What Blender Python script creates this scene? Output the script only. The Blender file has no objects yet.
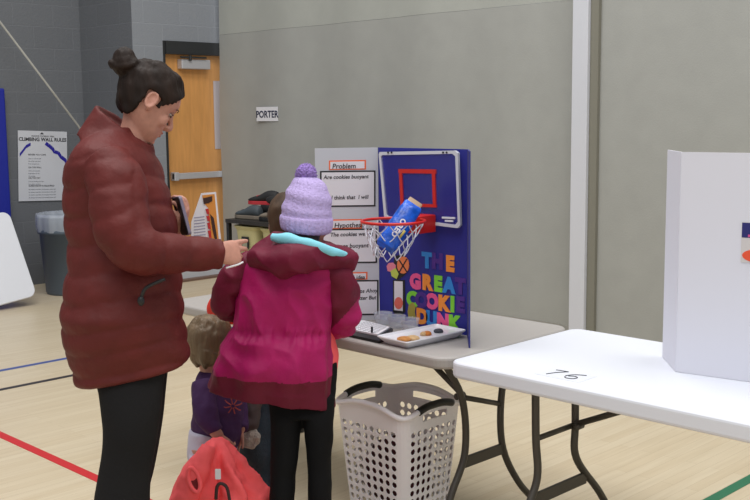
import bpy, math, random
from mathutils import Vector, Matrix, noise
random.seed(7)
PI = math.pi
scn = bpy.context.scene
col = scn.collection

# ------------------------------------------------------------------ camera, world, lights
FPX = 1050.0
CH = 1.578                                   # camera height (m)
RIGHT = Vector((0.70804, -0.70610, -0.01009))
FWD = Vector((0.69943, 0.70317, -0.12783))
DOWN = Vector((-0.09735, -0.08345, -0.99175))
CAMP = Vector((0, 0, CH))
cam_d = bpy.data.cameras.new('camera')
cam_d.sensor_width = 36.0
cam_d.lens = FPX / 750 * 36.0
cam_d.clip_start = 0.05
cam = bpy.data.objects.new('camera', cam_d)
col.objects.link(cam)
m3 = Matrix((RIGHT, -DOWN, -FWD)).transposed()
cam.matrix_world = Matrix.Translation(CAMP) @ m3.to_4x4()
scn.camera = cam

scn.view_settings.view_transform = 'Standard'
scn.view_settings.look = 'None'
scn.view_settings.exposure = 0.14
scn.view_settings.gamma = 1.0
scn.view_settings.use_curve_mapping = False

w = bpy.data.worlds.new('gym_ambient')
w.use_nodes = True
w.node_tree.nodes['Background'].inputs[0].default_value = (0.93, 0.97, 1.0, 1)
w.node_tree.nodes['Background'].inputs[1].default_value = 0.50
scn.world = w
def area(name, loc, size, power, color=(1, 0.98, 0.955), target=None):
    d = bpy.data.lights.new(name, 'AREA')
    d.shape = 'RECTANGLE'; d.size = size[0]; d.size_y = size[1]
    d.energy = power; d.color = color
    o = bpy.data.objects.new(name, d); o.location = loc
    if target is not None:
        o.rotation_euler = (Vector(target) - Vector(loc)).to_track_quat('-Z', 'Y').to_euler()
    col.objects.link(o)
area('gym_light', (1.5, 5.0, 6.8), (3.0, 3.0), 165)
area('gym_light', (4.0, 0.2, 6.8), (3.0, 3.0), 150)
area('gym_light', (-0.5, 0.5, 6.8), (3.0, 3.0), 170)
area('gym_light', (4.6, 4.2, 6.8), (2.0, 2.0), 80)

Rv = Vector((RIGHT.x, RIGHT.y, 0)).normalized()
Fv = Vector((FWD.x, FWD.y, 0)).normalized()
UP = Vector((0, 0, 1))

def ray(u, v):
    return FWD + RIGHT * ((u - 375) / FPX) + DOWN * ((v - 250) / FPX)
def P(u, v, d): return CAMP + ray(u, v) * d
def onx(u, v, X):
    r = ray(u, v); return CAMP + r * (X / r.x)
def ony(u, v, Y):
    r = ray(u, v); return CAMP + r * (Y / r.y)
def onz(u, v, Z):
    r = ray(u, v); return CAMP + r * ((Z - CH) / r.z)

# ------------------------------------------------------------------ materials
def lin(c):
    return tuple(((x / 255) / 12.92 if x / 255 <= 0.04045 else ((x / 255 + 0.055) / 1.055) ** 2.4) for x in c) + (1,)
MATS = {}
def mat(name, rgb, rough=0.6, bump=0, scale=40, var=0, metal=0, spec=0.5, alpha=1, trans=0, stretch=None, sheen=0, vscale=None):
    if name in MATS: return MATS[name]
    m = bpy.data.materials.new(name); m.use_nodes = True
    nt = m.node_tree; b = nt.nodes['Principled BSDF']
    b.inputs['Base Color'].default_value = lin(rgb)
    b.inputs['Roughness'].default_value = rough
    b.inputs['Metallic'].default_value = metal
    b.inputs['Specular IOR Level'].default_value = spec
    b.inputs['Alpha'].default_value = alpha
    b.inputs['Transmission Weight'].default_value = trans
    b.inputs['Sheen Weight'].default_value = sheen
    tc = nt.nodes.new('ShaderNodeTexCoord'); mp = nt.nodes.new('ShaderNodeMapping')
    nt.links.new(tc.outputs['Object'], mp.inputs[0])
    if stretch: mp.inputs['Scale'].default_value = stretch
    if bump:
        n = nt.nodes.new('ShaderNodeTexNoise'); n.inputs['Scale'].default_value = scale; n.inputs['Detail'].default_value = 4
        nt.links.new(mp.outputs[0], n.inputs[0])
        bp = nt.nodes.new('ShaderNodeBump'); bp.inputs['Strength'].default_value = bump; bp.inputs['Distance'].default_value = 0.01
        nt.links.new(n.outputs[0], bp.inputs['Height']); nt.links.new(bp.outputs[0], b.inputs['Normal'])
    if var:
        n2 = nt.nodes.new('ShaderNodeTexNoise'); n2.inputs['Scale'].default_value = vscale or scale * 0.4; n2.inputs['Detail'].default_value = 3
        nt.links.new(mp.outputs[0], n2.inputs[0])
        rp = nt.nodes.new('ShaderNodeValToRGB')
        c = lin(rgb)
        rp.color_ramp.elements[0].position = 0.3; rp.color_ramp.elements[1].position = 0.7
        rp.color_ramp.elements[0].color = tuple(x * (1 - var) for x in c[:3]) + (1,)
        rp.color_ramp.elements[1].color = tuple(min(1, x * (1 + var)) for x in c[:3]) + (1,)
        nt.links.new(n2.outputs[0], rp.inputs[0]); nt.links.new(rp.outputs[0], b.inputs['Base Color'])
    MATS[name] = m
    return m

def wood_floor():
    m = bpy.data.materials.new('maple_floor'); m.use_nodes = True
    nt = m.node_tree; b = nt.nodes['Principled BSDF']
    b.inputs['Roughness'].default_value = 0.38; b.inputs['Specular IOR Level'].default_value = 0.35
    tc = nt.nodes.new('ShaderNodeTexCoord')
    br = nt.nodes.new('ShaderNodeTexBrick')
    br.offset = 0.37; br.inputs['Scale'].default_value = 1.0
    br.inputs['Brick Width'].default_value = 0.85; br.inputs['Row Height'].default_value = 0.057
    br.inputs['Mortar Size'].default_value = 0.0008; br.inputs['Mortar Smooth'].default_value = 0.3
    br.inputs['Color1'].default_value = lin((208, 194, 168)); br.inputs['Color2'].default_value = lin((202, 186, 158))
    br.inputs['Mortar'].default_value = lin((178, 160, 130)); br.inputs['Bias'].default_value = -0.1
    nt.links.new(tc.outputs['Object'], br.inputs[0])
    mp = nt.nodes.new('ShaderNodeMapping'); mp.inputs['Scale'].default_value = (1.5, 22, 1)
    nt.links.new(tc.outputs['Object'], mp.inputs[0])
    n = nt.nodes.new('ShaderNodeTexNoise'); n.inputs['Scale'].default_value = 1.6; n.inputs['Detail'].default_value = 5
    nt.links.new(mp.outputs[0], n.inputs[0])
    rp = nt.nodes.new('ShaderNodeValToRGB')
    rp.color_ramp.elements[0].position = 0.35; rp.color_ramp.elements[0].color = (0.93, 0.915, 0.89, 1)
    rp.color_ramp.elements[1].position = 0.62; rp.color_ramp.elements[1].color = (1, 1, 1, 1)
    nt.links.new(n.outputs[0], rp.inputs[0])
    mx = nt.nodes.new('ShaderNodeMix'); mx.data_type = 'RGBA'; mx.blend_type = 'MULTIPLY'; mx.inputs[0].default_value = 1
    nt.links.new(br.outputs[0], mx.inputs[6]); nt.links.new(rp.outputs[0], mx.inputs[7])
    nt.links.new(mx.outputs[2], b.inputs['Base Color'])
    return m

def block_wall(name, rgb, axis):
    m = bpy.data.materials.new(name); m.use_nodes = True
    nt = m.node_tree; b = nt.nodes['Principled BSDF']; b.inputs['Roughness'].default_value = 0.6
    tc = nt.nodes.new('ShaderNodeTexCoord'); sp = nt.nodes.new('ShaderNodeSeparateXYZ'); cb = nt.nodes.new('ShaderNodeCombineXYZ')
    nt.links.new(tc.outputs['Object'], sp.inputs[0])
    nt.links.new(sp.outputs[axis], cb.inputs[0]); nt.links.new(sp.outputs[2], cb.inputs[1])
    br = nt.nodes.new('ShaderNodeTexBrick'); br.inputs['Scale'].default_value = 1.0
    br.inputs['Brick Width'].default_value = 0.4; br.inputs['Row Height'].default_value = 0.2025
    br.inputs['Mortar Size'].default_value = 0.005; br.inputs['Mortar Smooth'].default_value = 0.5
    c = lin(rgb)
    br.inputs['Color1'].default_value = c; br.inputs['Color2'].default_value = tuple(x * 0.95 for x in c[:3]) + (1,)
    br.inputs['Mortar'].default_value = tuple(min(1, x * 1.12) for x in c[:3]) + (1,)
    nt.links.new(cb.outputs[0], br.inputs[0]); nt.links.new(br.outputs[0], b.inputs['Base Color'])
    n = nt.nodes.new('ShaderNodeTexNoise'); n.inputs['Scale'].default_value = 60
    nt.links.new(tc.outputs['Object'], n.inputs[0])
    ad = nt.nodes.new('ShaderNodeMath'); ad.operation = 'MULTIPLY_ADD'; ad.inputs[1].default_value = -1.0
    nt.links.new(br.outputs['Fac'], ad.inputs[0]); nt.links.new(n.outputs[0], ad.inputs[2])
    bp = nt.nodes.new('ShaderNodeBump'); bp.inputs['Strength'].default_value = 0.35; bp.inputs['Distance'].default_value = 0.008
    nt.links.new(ad.outputs[0], bp.inputs['Height']); nt.links.new(bp.outputs[0], b.inputs['Normal'])
    return m

# ------------------------------------------------------------------ mesh helpers
class MB:
    def __init__(s): s.v = []; s.f = []; s.m = []
    def add(s, vf, mi=0):
        v, f = vf; o = len(s.v)
        s.v += [Vector(p) for p in v]; s.f += [tuple(i + o for i in q) for q in f]; s.m += [mi] * len(f)
        return s
def raw(name, v, f):
    me = bpy.data.meshes.new(name); me.from_pydata([tuple(p) for p in v], [], f); me.validate(); return me
BASE = {}
def link(name, me, mats, base=None, parent=None, smooth=True):
    if parent is not None: base = BASE[parent.name]
    base = Vector(base) if base is not None else Vector((0, 0, 0))
    me.transform(Matrix.Translation(-base))
    me.name = name
    if smooth:
        me.polygons.foreach_set('use_smooth', [True] * len(me.polygons))
    o = bpy.data.objects.new(name, me)
    for m in (mats if isinstance(mats, (list, tuple)) else [mats]): me.materials.append(m)
    if parent is not None: o.parent = parent
    else: o.location = base
    col.objects.link(o); BASE[o.name] = base
    return o
def build(name, mb, mats, base=None, parent=None, smooth=False, bevel=0, sub=0):
    me = raw(name, mb.v, mb.f)
    if len(me.polygons) == len(mb.m): me.polygons.foreach_set('material_index', mb.m)
    if bevel or sub:
        me = apply(me, [('BEVEL', dict(width=bevel, segments=3, limit_method='ANGLE'))] if bevel else [('SUBSURF', dict(levels=sub))])
    me.update()
    return link(name, me, mats, base, parent, smooth)
def apply(me, mods):
    o = bpy.data.objects.new('tmp', me); col.objects.link(o)
    for i, (t, kw) in enumerate(mods):
        md = o.modifiers.new('m%d' % i, t)
        for k, val in kw.items(): setattr(md, k, val)
    dg = bpy.context.evaluated_depsgraph_get(); dg.update()
    r = bpy.data.meshes.new_from_object(o.evaluated_get(dg))
    bpy.data.objects.remove(o)
    return r
def fuse(name, mb, voxel, mats, base=None, parent=None, smooth=2, post=None, matfn=None):
    me = raw(name, mb.v, mb.f)
    me = apply(me, [('REMESH', dict(mode='VOXEL', voxel_size=voxel, use_smooth_shade=True)), ('SMOOTH', dict(factor=0.5, iterations=smooth))])
    if post:
        vs = [v.co.copy() for v in me.vertices]; ns = [v.normal.copy() for v in me.vertices]
        fl = []
        for p, n in zip(vs, ns): fl += list(post(p, n))
        me.vertices.foreach_set('co', fl); me.update()
    if matfn:
        me.polygons.foreach_set('material_index', [matfn(p.center) for p in me.polygons])
    return link(name, me, mats, base, parent, True)
def thing(name, base, label, cat, group=None):
    o = bpy.data.objects.new(name, None); o.location = base; o.empty_display_size = 0.1
    col.objects.link(o); BASE[o.name] = Vector(base)
    return tag(o, label, cat, group)
def tag(o, label, cat, group=None, kind=None):
    o['label'] = label; o['category'] = cat
    if group: o['group'] = group
    if kind: o['kind'] = kind
    return o
def struct(o): o['kind'] = 'structure'; return o
def copy_tree(o, loc, rz, label, parent=None):
    c = o.copy(); col.objects.link(c); c.parent = parent
    if parent is None:
        c.location = loc; c.rotation_euler = (0, 0, rz)
        if label: c['label'] = label
    for ch in list(o.children): copy_tree(ch, None, 0, None, c)
    return c

def box(x0, x1, y0, y1, z0, z1):
    v = [(x0, y0, z0), (x1, y0, z0), (x1, y1, z0), (x0, y1, z0), (x0, y0, z1), (x1, y0, z1), (x1, y1, z1), (x0, y1, z1)]
    return v, [(0, 3, 2, 1), (4, 5, 6, 7), (0, 1, 5, 4), (1, 2, 6, 5), (2, 3, 7, 6), (3, 0, 4, 7)]
def slab(c0, c1, t, z0, z1):
    # vertical slab from plan point c0 to c1, thickness t
    a = Vector((c0[0], c0[1], 0)); b = Vector((c1[0], c1[1], 0)); n = (b - a).normalized().cross(UP) * t / 2
    pts = [a - n, b - n, b + n, a + n]
    v = [(p.x, p.y, z0) for p in pts] + [(p.x, p.y, z1) for p in pts]
    return v, [(0, 3, 2, 1), (4, 5, 6, 7), (0, 1, 5, 4), (1, 2, 6, 5), (2, 3, 7, 6), (3, 0, 4, 7)]
def prism(poly, org, ex, ey, ez, h):
    # polygon in plane (ex, ey) at org extruded by ez*h
    n = len(poly)
    a = [org + ex * x + ey * y for x, y in poly]; b = [p + ez * h for p in a]
    return a + b, [tuple(range(n))[::-1], tuple(range(n, 2 * n))] + [(i, (i + 1) % n, n + (i + 1) % n, n + i) for i in range(n)]
def rrect(w, h, r, n=6):
    out = []
    for cx, cy, a0 in ((w/2-r, h/2-r, 0), (-w/2+r, h/2-r, 90), (-w/2+r, -h/2+r, 180), (w/2-r, -h/2+r, 270)):
        for k in range(n + 1):
            a = math.radians(a0 + 90 * k / n); out.append((cx + r * math.cos(a), cy + r * math.sin(a)))
    return out
def cr(p0, p1, p2, p3, t):
    return 0.5 * ((2 * p1) + (p2 - p0) * t + (2 * p0 - 5 * p1 + 4 * p2 - p3) * t * t + (3 * p1 - p0 - 3 * p2 + p3) * t ** 3)
def interp(rows, seg):
    out = []
    n = len(rows)
    for i in range(n - 1):
        a = rows[max(i - 1, 0)]; b = rows[i]; c = rows[i + 1]; d = rows[min(i + 2, n - 1)]
        for k in range(seg):
            t = k / seg
            out.append([cr(a[j], b[j], c[j], d[j], t) for j in range(len(b))])
    out.append(list(rows[-1]))
    return out
def loft(rings, n=32, seg=4, disp=None, power=2.0, cap=True):
    rs = interp(rings, seg) if seg > 1 else rings
    v = []; f = []
    for i, (c, ax, ay) in enumerate(rs):
        for k in range(n):
            th = 2 * PI * k / n
            ct, st = math.cos(th), math.sin(th)
            if power != 2.0:
                ct = math.copysign(abs(ct) ** (2 / power), ct); st = math.copysign(abs(st) ** (2 / power), st)
            d = ax * ct + ay * st
            p = c + d
            if disp:
                L = d.length
                if L > 1e-6: p = p + d / L * disp(i / seg, th, p)
            v.append(p)
    m = len(rs)
    for i in range(m - 1):
        for k in range(n):
            f.append((i * n + k, i * n + (k + 1) % n, (i + 1) * n + (k + 1) % n, (i + 1) * n + k))
    if cap:
        v.append(rs[0][0]); v.append(rs[-1][0]); a = len(v) - 2
        for k in range(n):
            f.append((a, (k + 1) % n, k)); f.append((a + 1, (m - 1) * n + k, (m - 1) * n + (k + 1) % n))
    # outward orientation
    return v, f
def tube(path, radii, n=16, seg=4, disp=None, cap=True):
    path = [Vector(p) for p in path]
    if not isinstance(radii, (list, tuple)): radii = [radii] * len(path)
    rows = interp([[p, r] for p, r in zip(path, radii)], seg) if seg > 1 and len(path) > 2 else [[p, r] for p, r in zip(path, radii)]
    rings = []; up = None
    for i, (p, r) in enumerate(rows):
        t = (rows[min(i + 1, len(rows) - 1)][0] - rows[max(i - 1, 0)][0]).normalized()
        if up is None: up = t.orthogonal().normalized()
        up = (up - t * up.dot(t)).normalized()
        rings.append([p, up * r, t.cross(up) * r])
    return loft(rings, n, 1, disp, cap=cap)
def ring_tube(path, r, n=8):
    # closed loop tube
    N = len(path); v = []; f = []
    for i in range(N):
        t = (path[(i + 1) % N] - path[i - 1]).normalized()
        a = t.cross(UP)
        a = a.normalized() if a.length > 1e-3 else Vector((1, 0, 0)); b = a.cross(t).normalized()
        for k in range(n):
            th = 2 * PI * k / n; v.append(path[i] + a * math.cos(th) * r + b * math.sin(th) * r)
    for i in range(N):
        for k in range(n):
            f.append((i * n + k, i * n + (k + 1) % n, ((i + 1) % N) * n + (k + 1) % n, ((i + 1) % N) * n + k))
    return v, f
def ellipsoid(c, rx, ry, rz, M=None, n=20, m=12):
    rings = []
    M = M or Matrix.Identity(3)
    for i in range(m + 1):
        a = -PI / 2 + PI * i / m
        a = max(-PI/2 + 0.02, min(PI/2 - 0.02, a))
        rings.append([Vector(c) + M @ Vector((0, 0, rz * math.sin(a))), M @ Vector((rx * math.cos(a), 0, 0)), M @ Vector((0, ry * math.cos(a), 0))])
    return loft(rings, n, 1)
def prings(rows, d, bdef=0.1):
    # rows: (v, L, R, b, dd, tilt) -> rings of a figure standing at camera distance d
    out = []
    for r in rows:
        v, L, R = r[:3]; b = r[3] if len(r) > 3 else bdef; dd = r[4] if len(r) > 4 else 0; tl = r[5] if len(r) > 5 else 0
        D = d + dd; a = (R - L) / 2 * D / FPX
        out.append([P((L + R) / 2, v, D), Rv * a + UP * tl, Fv * b])
    return out
def text(name, body, org, ex, ey, size, m, parent, bold=0, depth=0.0006, shear=0, align='LEFT'):
    cu = bpy.data.curves.new(name, 'FONT'); cu.body = body; cu.size = size; cu.offset = bold; cu.extrude = depth; cu.shear = shear
    cu.align_x = align; cu.resolution_u = 3
    o = bpy.data.objects.new('tmp', cu); col.objects.link(o)
    dg = bpy.context.evaluated_depsgraph_get(); dg.update()
    me = bpy.data.meshes.new_from_object(o.evaluated_get(dg)); bpy.data.objects.remove(o)
    me.materials.clear()
    ex = ex.normalized(); ey = (ey - ex * ey.dot(ex)).normalized(); ez = ex.cross(ey)
    me.transform(Matrix.Translation(org) @ Matrix((ex, ey, ez)).transposed().to_4x4())
    return link(name, me, m, parent=parent, smooth=False)
def nz(p, f): return noise.noise(Vector(p) * f)

# ------------------------------------------------------------------ materials used
M_white = mat('white_plastic', (222, 225, 234), 0.45, bump=0.08, scale=300)
M_greyp = mat('grey_plastic', (166, 161, 157), 0.5, bump=0.08, scale=300)
M_leg = mat('grey_brown_steel', (72, 68, 62), 0.45, metal=0.2)
M_black = mat('black_plastic', (22, 22, 24), 0.45)
M_curt = mat('grey_vinyl_curtain', (160, 161, 157), 0.75, bump=0.12, scale=90, var=0.03, vscale=6)
M_curt2 = mat('grey_green_vinyl_curtain', (167, 169, 163), 0.75, bump=0.12, scale=90, var=0.03, vscale=6)
M_skin = mat('fair_skin', (192, 138, 120), 0.55, bump=0.05, scale=150, var=0.08)
M_coat = mat('dark_red_nylon', (94, 31, 28), 0.6, bump=0.3, scale=34, var=0.12, spec=0.3)
M_pants = mat('black_cloth', (28, 27, 28), 0.85, spec=0.2, bump=0.2, scale=120)
M_hairb = mat('dark_brown_hair', (34, 22, 16), 0.65, spec=0.25, bump=0.4, scale=60, var=0.35, stretch=(1, 1, 0.15))
M_hairt = mat('light_brown_hair', (112, 92, 68), 0.5, bump=0.8, scale=60, var=0.3, stretch=(1, 1, 0.15))
M_hairk = mat('brown_hair', (74, 56, 42), 0.65, spec=0.25, bump=0.35, scale=60, var=0.3, stretch=(1, 1, 0.15))
M_pink = mat('magenta_nylon', (162, 14, 88), 0.6, spec=0.3, bump=0.3, scale=35, var=0.1)
M_mar = mat('maroon_nylon', (102, 12, 43), 0.6, spec=0.3, bump=0.3, scale=35, var=0.12)
M_lblue = mat('light_blue_lining', (130, 205, 222), 0.7, bump=0.2)
M_lilac = mat('lilac_knit', (183, 165, 214), 0.9, bump=0.6, scale=120, var=0.06)
M_lilac2 = mat('lilac_yarn', (160, 132, 205), 0.95, bump=1.0, scale=160, var=0.15)
M_coral = mat('coral_fleece', (255, 96, 100), 0.8, bump=0.2, scale=60, var=0.06)
M_redsh = mat('orange_red_cloth', (215, 50, 38), 0.8, bump=0.2)
M_purple = mat('dark_purple_cotton', (62, 26, 78), 0.8, bump=0.25, scale=60)
M_lavp = mat('pale_lavender_cotton', (196, 190, 208), 0.85, bump=0.2)
M_jean = mat('dark_blue_denim', (44, 56, 68), 0.85, bump=0.3, scale=200, var=0.15)
M_pale = mat('worn_pale_cotton', (176, 168, 160), 0.95, bump=0.6, scale=120, var=0.1)
M_leg2 = mat('black_leggings', (12, 12, 14), 0.85, spec=0.2, bump=0.15)
M_shoe = mat('black_shoe', (25, 25, 28), 0.5)
M_eye = mat('eye_white', (170, 162, 155), 0.3)
M_iris = mat('brown_iris', (50, 34, 22), 0.3)
M_lip = mat('muted_lip', (170, 90, 85), 0.5)
M_ink = mat('black_ink', (35, 35, 42), 0.8)
M_paper = mat('white_paper', (224, 224, 230), 0.8)
M_orange = mat('orange_paper', (238, 110, 60), 0.8)
M_blue = mat('royal_blue_poster', (38, 42, 140), 0.7, var=0.06, scale=20)
M_foam = mat('grey_white_foamboard', (196, 200, 208), 0.7)

# ------------------------------------------------------------------ the setting
struct(build('floor', MB().add(box(-4, 10, -4, 11, -0.05, 0.0)), wood_floor()))
def tape(name, x0, x1, y0, y1, rgb, mname):
    o = build(name, MB().add(box(x0, x1, y0, y1, 0.0, 0.0015)), mat(mname, rgb, 0.5)); o['kind'] = 'structure'; return o
tape('trim_1', 2.245, 2.295, -3.9, 9.2, (192, 40, 44), 'red_floor_paint')
tape('trim_2', -3.9, 5.2, 6.24, 6.285, (62, 84, 150), 'blue_floor_paint')
tape('trim_3', -3.9, 5.2, 5.79, 5.835, (48, 44, 48), 'dark_floor_paint')
tape('trim_4', 2.31, 9.5, 1.94, 1.99, (38, 110, 78), 'green_floor_paint')

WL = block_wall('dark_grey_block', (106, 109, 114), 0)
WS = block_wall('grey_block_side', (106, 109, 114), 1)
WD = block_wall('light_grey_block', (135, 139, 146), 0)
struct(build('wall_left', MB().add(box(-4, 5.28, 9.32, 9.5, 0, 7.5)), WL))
struct(build('wall_step', MB().add(box(5.28, 5.4, 8.4, 9.5, 0, 7.5)), WS))
DX0, DX1, DH = 5.60, 6.58, 2.16
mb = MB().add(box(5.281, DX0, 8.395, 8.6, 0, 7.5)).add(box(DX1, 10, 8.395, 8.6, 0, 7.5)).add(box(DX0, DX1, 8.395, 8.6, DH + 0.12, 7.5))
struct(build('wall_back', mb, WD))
# door
M_wood = mat('honey_wood_door', (206, 148, 84), 0.45, bump=0.05, scale=8, var=0.1, stretch=(6, 6, 0.7), vscale=4)
M_alu = mat('brushed_aluminium', (200, 200, 205), 0.4, metal=0.5)
M_dark = mat('dark_bronze_frame', (38, 40, 42), 0.5)
dt = bpy.data.objects.new('door_1', None); dt.location = (DX0, 8.45, 0); col.objects.link(dt); BASE['door_1'] = Vector((DX0, 8.45, 0)); dt['kind'] = 'structure'
build('door_panel', MB().add(box(DX0 + 0.03, DX1 - 0.03, 8.45, 8.495, 0.012, DH)), M_wood, parent=dt)
build('door_frame', MB().add(box(DX0, DX0 + 0.03, 8.40, 8.52, 0, DH + 0.12)).add(box(DX1 - 0.03, DX1, 8.40, 8.52, 0, DH + 0.12)).add(box(DX0 + 0.03, DX1 - 0.03, 8.385, 8.52, DH, DH + 0.12)), M_dark, parent=dt)
build('kick_plate', MB().add(box(DX0 + 0.05, DX1 - 0.05, 8.444, 8.449, 0.02, 0.27)), mat('kick_plate_grey', (190, 192, 196), 0.5), parent=dt)
build('threshold', MB().add(box(DX0, DX1, 8.36, 8.5, 0.0, 0.02)), mat('brown_threshold', (110, 84, 70), 0.5), parent=dt)
build('push_bar', MB().add(box(DX0 + 0.07, DX1 - 0.1, 8.38, 8.42, 0.985, 1.045)).add(box(DX0 + 0.07, DX0 + 0.12, 8.37, 8.449, 0.975, 1.055)).add(box(DX1 - 0.15, DX1 - 0.1, 8.37, 8.449, 0.975, 1.055)), M_alu, parent=dt, bevel=0.006)
cl = build('door_closer', MB().add(box(DX0 + 0.19, DX0 + 0.52, 8.37, 8.449, 2.025, 2.115)), M_alu, parent=dt, bevel=0.008)
BASE[cl.name] = BASE['door_1']
build('closer_arm', MB().add(box(DX0 + 0.17, DX0 + 0.46, 8.35, 8.37, 2.125, 2.14)).add(tube([(DX0 + 0.28, 8.36, 2.1), (DX0 + 0.28, 8.36, 2.15)], 0.015)), M_dark, parent=cl)
build('door_window', MB().add(box(DX0 + 0.60, DX0 + 0.72, 8.444, 8.449, 1.26, 1.92)), mat('pale_window_glass', (186, 176, 178), 0.15), parent=dt)

# divider curtains
def curtain(name, y0, y1, z0, z1, m, thick=0.012):
    N = 90; v = []; f = []
    for j in range(2):
        for k in range(9):
            z = z0 + (z1 - z0) * k / 8
            for i in range(N + 1):
                y = y0 + (y1 - y0) * i / N
                x = 6.2 + 0.012 * math.sin(y * 3.1) + 0.010 * math.sin(y * 7.3 + 0.5 * z) + 0.006 * nz((y * 2, z, 3), 1) + j * thick
                yy = y
                if i == N and y1 > 8: yy = y + 0.03 * math.sin(z * 1.2) + 0.01 * math.sin(z * 5)
                v.append((x, yy, z))
    W = N + 1; H = 9 * W
    for k in range(8):
        for i in range(N):
            a = k * W + i
            f.append((a, a + W, a + W + 1, a + 1)); f.append((H + a, H + a + 1, H + a + W + 1, H + a + W))
    def rim(ids):
        b = len(v)
        for a_, c_ in ids: v.append(v[a_]); v.append(v[c_])
        for q in range(len(ids) - 1): f.append((b + 2 * q, b + 2 * q + 1, b + 2 * q + 3, b + 2 * q + 2))
    rim([(k * W, H + k * W) for k in range(9)]); rim([(k * W + N, H + k * W + N) for k in range(9)])
    rim([(i, H + i) for i in range(W)]); rim([(8 * W + i, H + 8 * W + i) for i in range(W)])
    mb = MB(); mb.add((v, f))
    return struct(build(name, mb, m, smooth=True))
curtain('wall_curtain', 4.14, 8.32, 0.06, 2.35, M_curt)
curtain('wall_curtain', 4.14, 8.32, 2.352, 7.4, M_curt2)
curtain('wall_curtain', -3.9, 4.04, 0.03, 7.4, M_curt)
struct(build('trim_5', MB().add(box(6.13, 6.19, 4.10, 4.225, 0.0, 7.4)), mat('white_strip', (205, 207, 215), 0.6), bevel=0.004))
struct(build('shadow_strip', MB().add(box(6.16, 6.21, 4.035, 4.098, 0.0, 7.4)), mat('olive_grey_shadow', (125, 123, 112), 0.8)))  # shadow right of the white strip, put in as an olive-coloured box

# name sign on the curtain
c = onx(267, 114, 6.17)
s = thing('name_sign', c, 'small white paper name sign reading PORTER taped on the grey curtain', 'sign')
build('paper', MB().add(box(c.x, c.x + 0.003, c.y - 0.155, c.y + 0.155, c.z - 0.065, c.z + 0.065)), M_paper, parent=s)
text('lettering', 'PORTER', Vector((c.x - 0.001, c.y, c.z - 0.032)), Vector((0, -1, 0)), UP, 0.088, mat('navy_ink', (30, 38, 66), 0.8), s, bold=0.002, align='CENTER')

# climbing rules poster
c = ony(43, 166, 9.31)
t = thing('rules_poster', c, 'white climbing wall rules poster with blue rope drawing on the grey block wall', 'poster')
rot = math.radians(-2.5)
ex = Vector((math.cos(rot), 0, math.sin(rot))); ey = Vector((-math.sin(rot), 0, math.cos(rot))); en = Vector((0, -1, 0))
W_, H_ = 0.50, 0.66
build('sheet', MB().add(prism([(-W_/2, -H_/2), (W_/2, -H_/2), (W_/2, H_/2), (-W_/2, H_/2)], c, ex, ey, en, 0.003)), mat('poster_paper', (205, 207, 214), 0.6), parent=t)
o = c + en * 0.004
text('heading', 'CLIMBING WALL RULES', o + ey * 0.235, ex, ey, 0.046, M_ink, t, bold=0.0012, align='CENTER')
text('subheading', 'INDOOR CLIMBING AREA', o + ey * 0.275, ex, ey, 0.02, M_ink, t, align='CENTER')
mbp = MB(); mbp.add(prism([(-0.03, 0.30), (0.01, 0.30), (-0.01, 0.318)], o, ex, ey, en, 0.001))
build('mountain_mark', mbp, M_ink, parent=t)
M_navy = mat('navy_print', (38, 30, 150), 0.6)
mbp = MB()
pl = [(0.03, 0.215), (0.06, 0.195), (0.10, 0.165), (0.12, 0.135), (0.16, 0.125), (0.19, 0.085), (0.235, 0.055), (0.248, 0.01)]
for a, b in zip(pl[:-1], pl[1:]):
    mbp.add(prism([(a[0] - 0.012, a[1] - 0.012), (b[0] - 0.012, b[1] - 0.014), (b[0] + 0.002, b[1] + 0.016), (a[0] + 0.006, a[1] + 0.016)], o, ex, ey, en, 0.001))
build('rope_drawing', mbp, M_navy, parent=t); mbp = MB()
pl = [(-0.125, 0.205), (-0.17, 0.18), (-0.195, 0.15), (-0.235, 0.10)]
for a, b in zip(pl[:-1], pl[1:]):
    mbp.add(prism([(a[0], a[1] - 0.014), (a[0], a[1] + 0.014), (b[0], b[1] + 0.016), (b[0], b[1] - 0.014)], o, ex, ey, en, 0.001))
build('rope_drawing', mbp, M_navy, parent=t)
M_gink = mat('grey_ink', (130, 132, 142), 0.8)
rules = [(0.10, ['BEFORE YOU CLIMB'], 0.02), (0.065, ['Check in with the staff', 'Stay off the wall alone', 'Wear closed shoes'], 0.014),
         (-0.02, ['ON THE WALL'], 0.02), (-0.05, ['Climb with a spotter', 'Keep below the line', 'No jumping'], 0.014), (-0.12, ['ON THE MAT'], 0.02), (-0.15, ['Keep the landing area clear', 'One climber per lane'], 0.014),
         (-0.195, ['SUPERVISION IS REQUIRED'], 0.022)]
for yy, ls, sz in rules:
    for i, l in enumerate(ls):
        text('rule_text', l, o + ex * -0.15 + ey * (yy - 0.025 * i), ex, ey, sz, M_gink if sz < 0.019 else M_ink, t)
for i in range(4):
    text('rule_text', 'All climbers must follow the directions of the staff', o + ex * -0.15 + ey * (-0.225 - 0.026 * i), ex, ey, 0.0135, M_gink, t)

# blue wall mat, rope
tag(build('wall_mat', MB().add(box(3.2, 4.45, 9.24, 9.318, 0.02, 1.85)), mat('blue_vinyl_mat', (22, 36, 150), 0.5), base=(4.0, 9.28, 0.02), bevel=0.015), 'tall blue vinyl wall mat on the block wall at the left edge', 'mat')
tag(build('rope', MB().add(tube([ony(-70, -71, 9.31), ony(0, 22, 9.15), ony(52, 91, 8.95), onx(100, 155, 5.27)], 0.010, n=8)), mat('pale_rope', (170, 168, 160), 0.8), base=onx(100, 155, 5.27)), 'thin pale rope slanting down across the grey block wall', 'rope')

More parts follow.
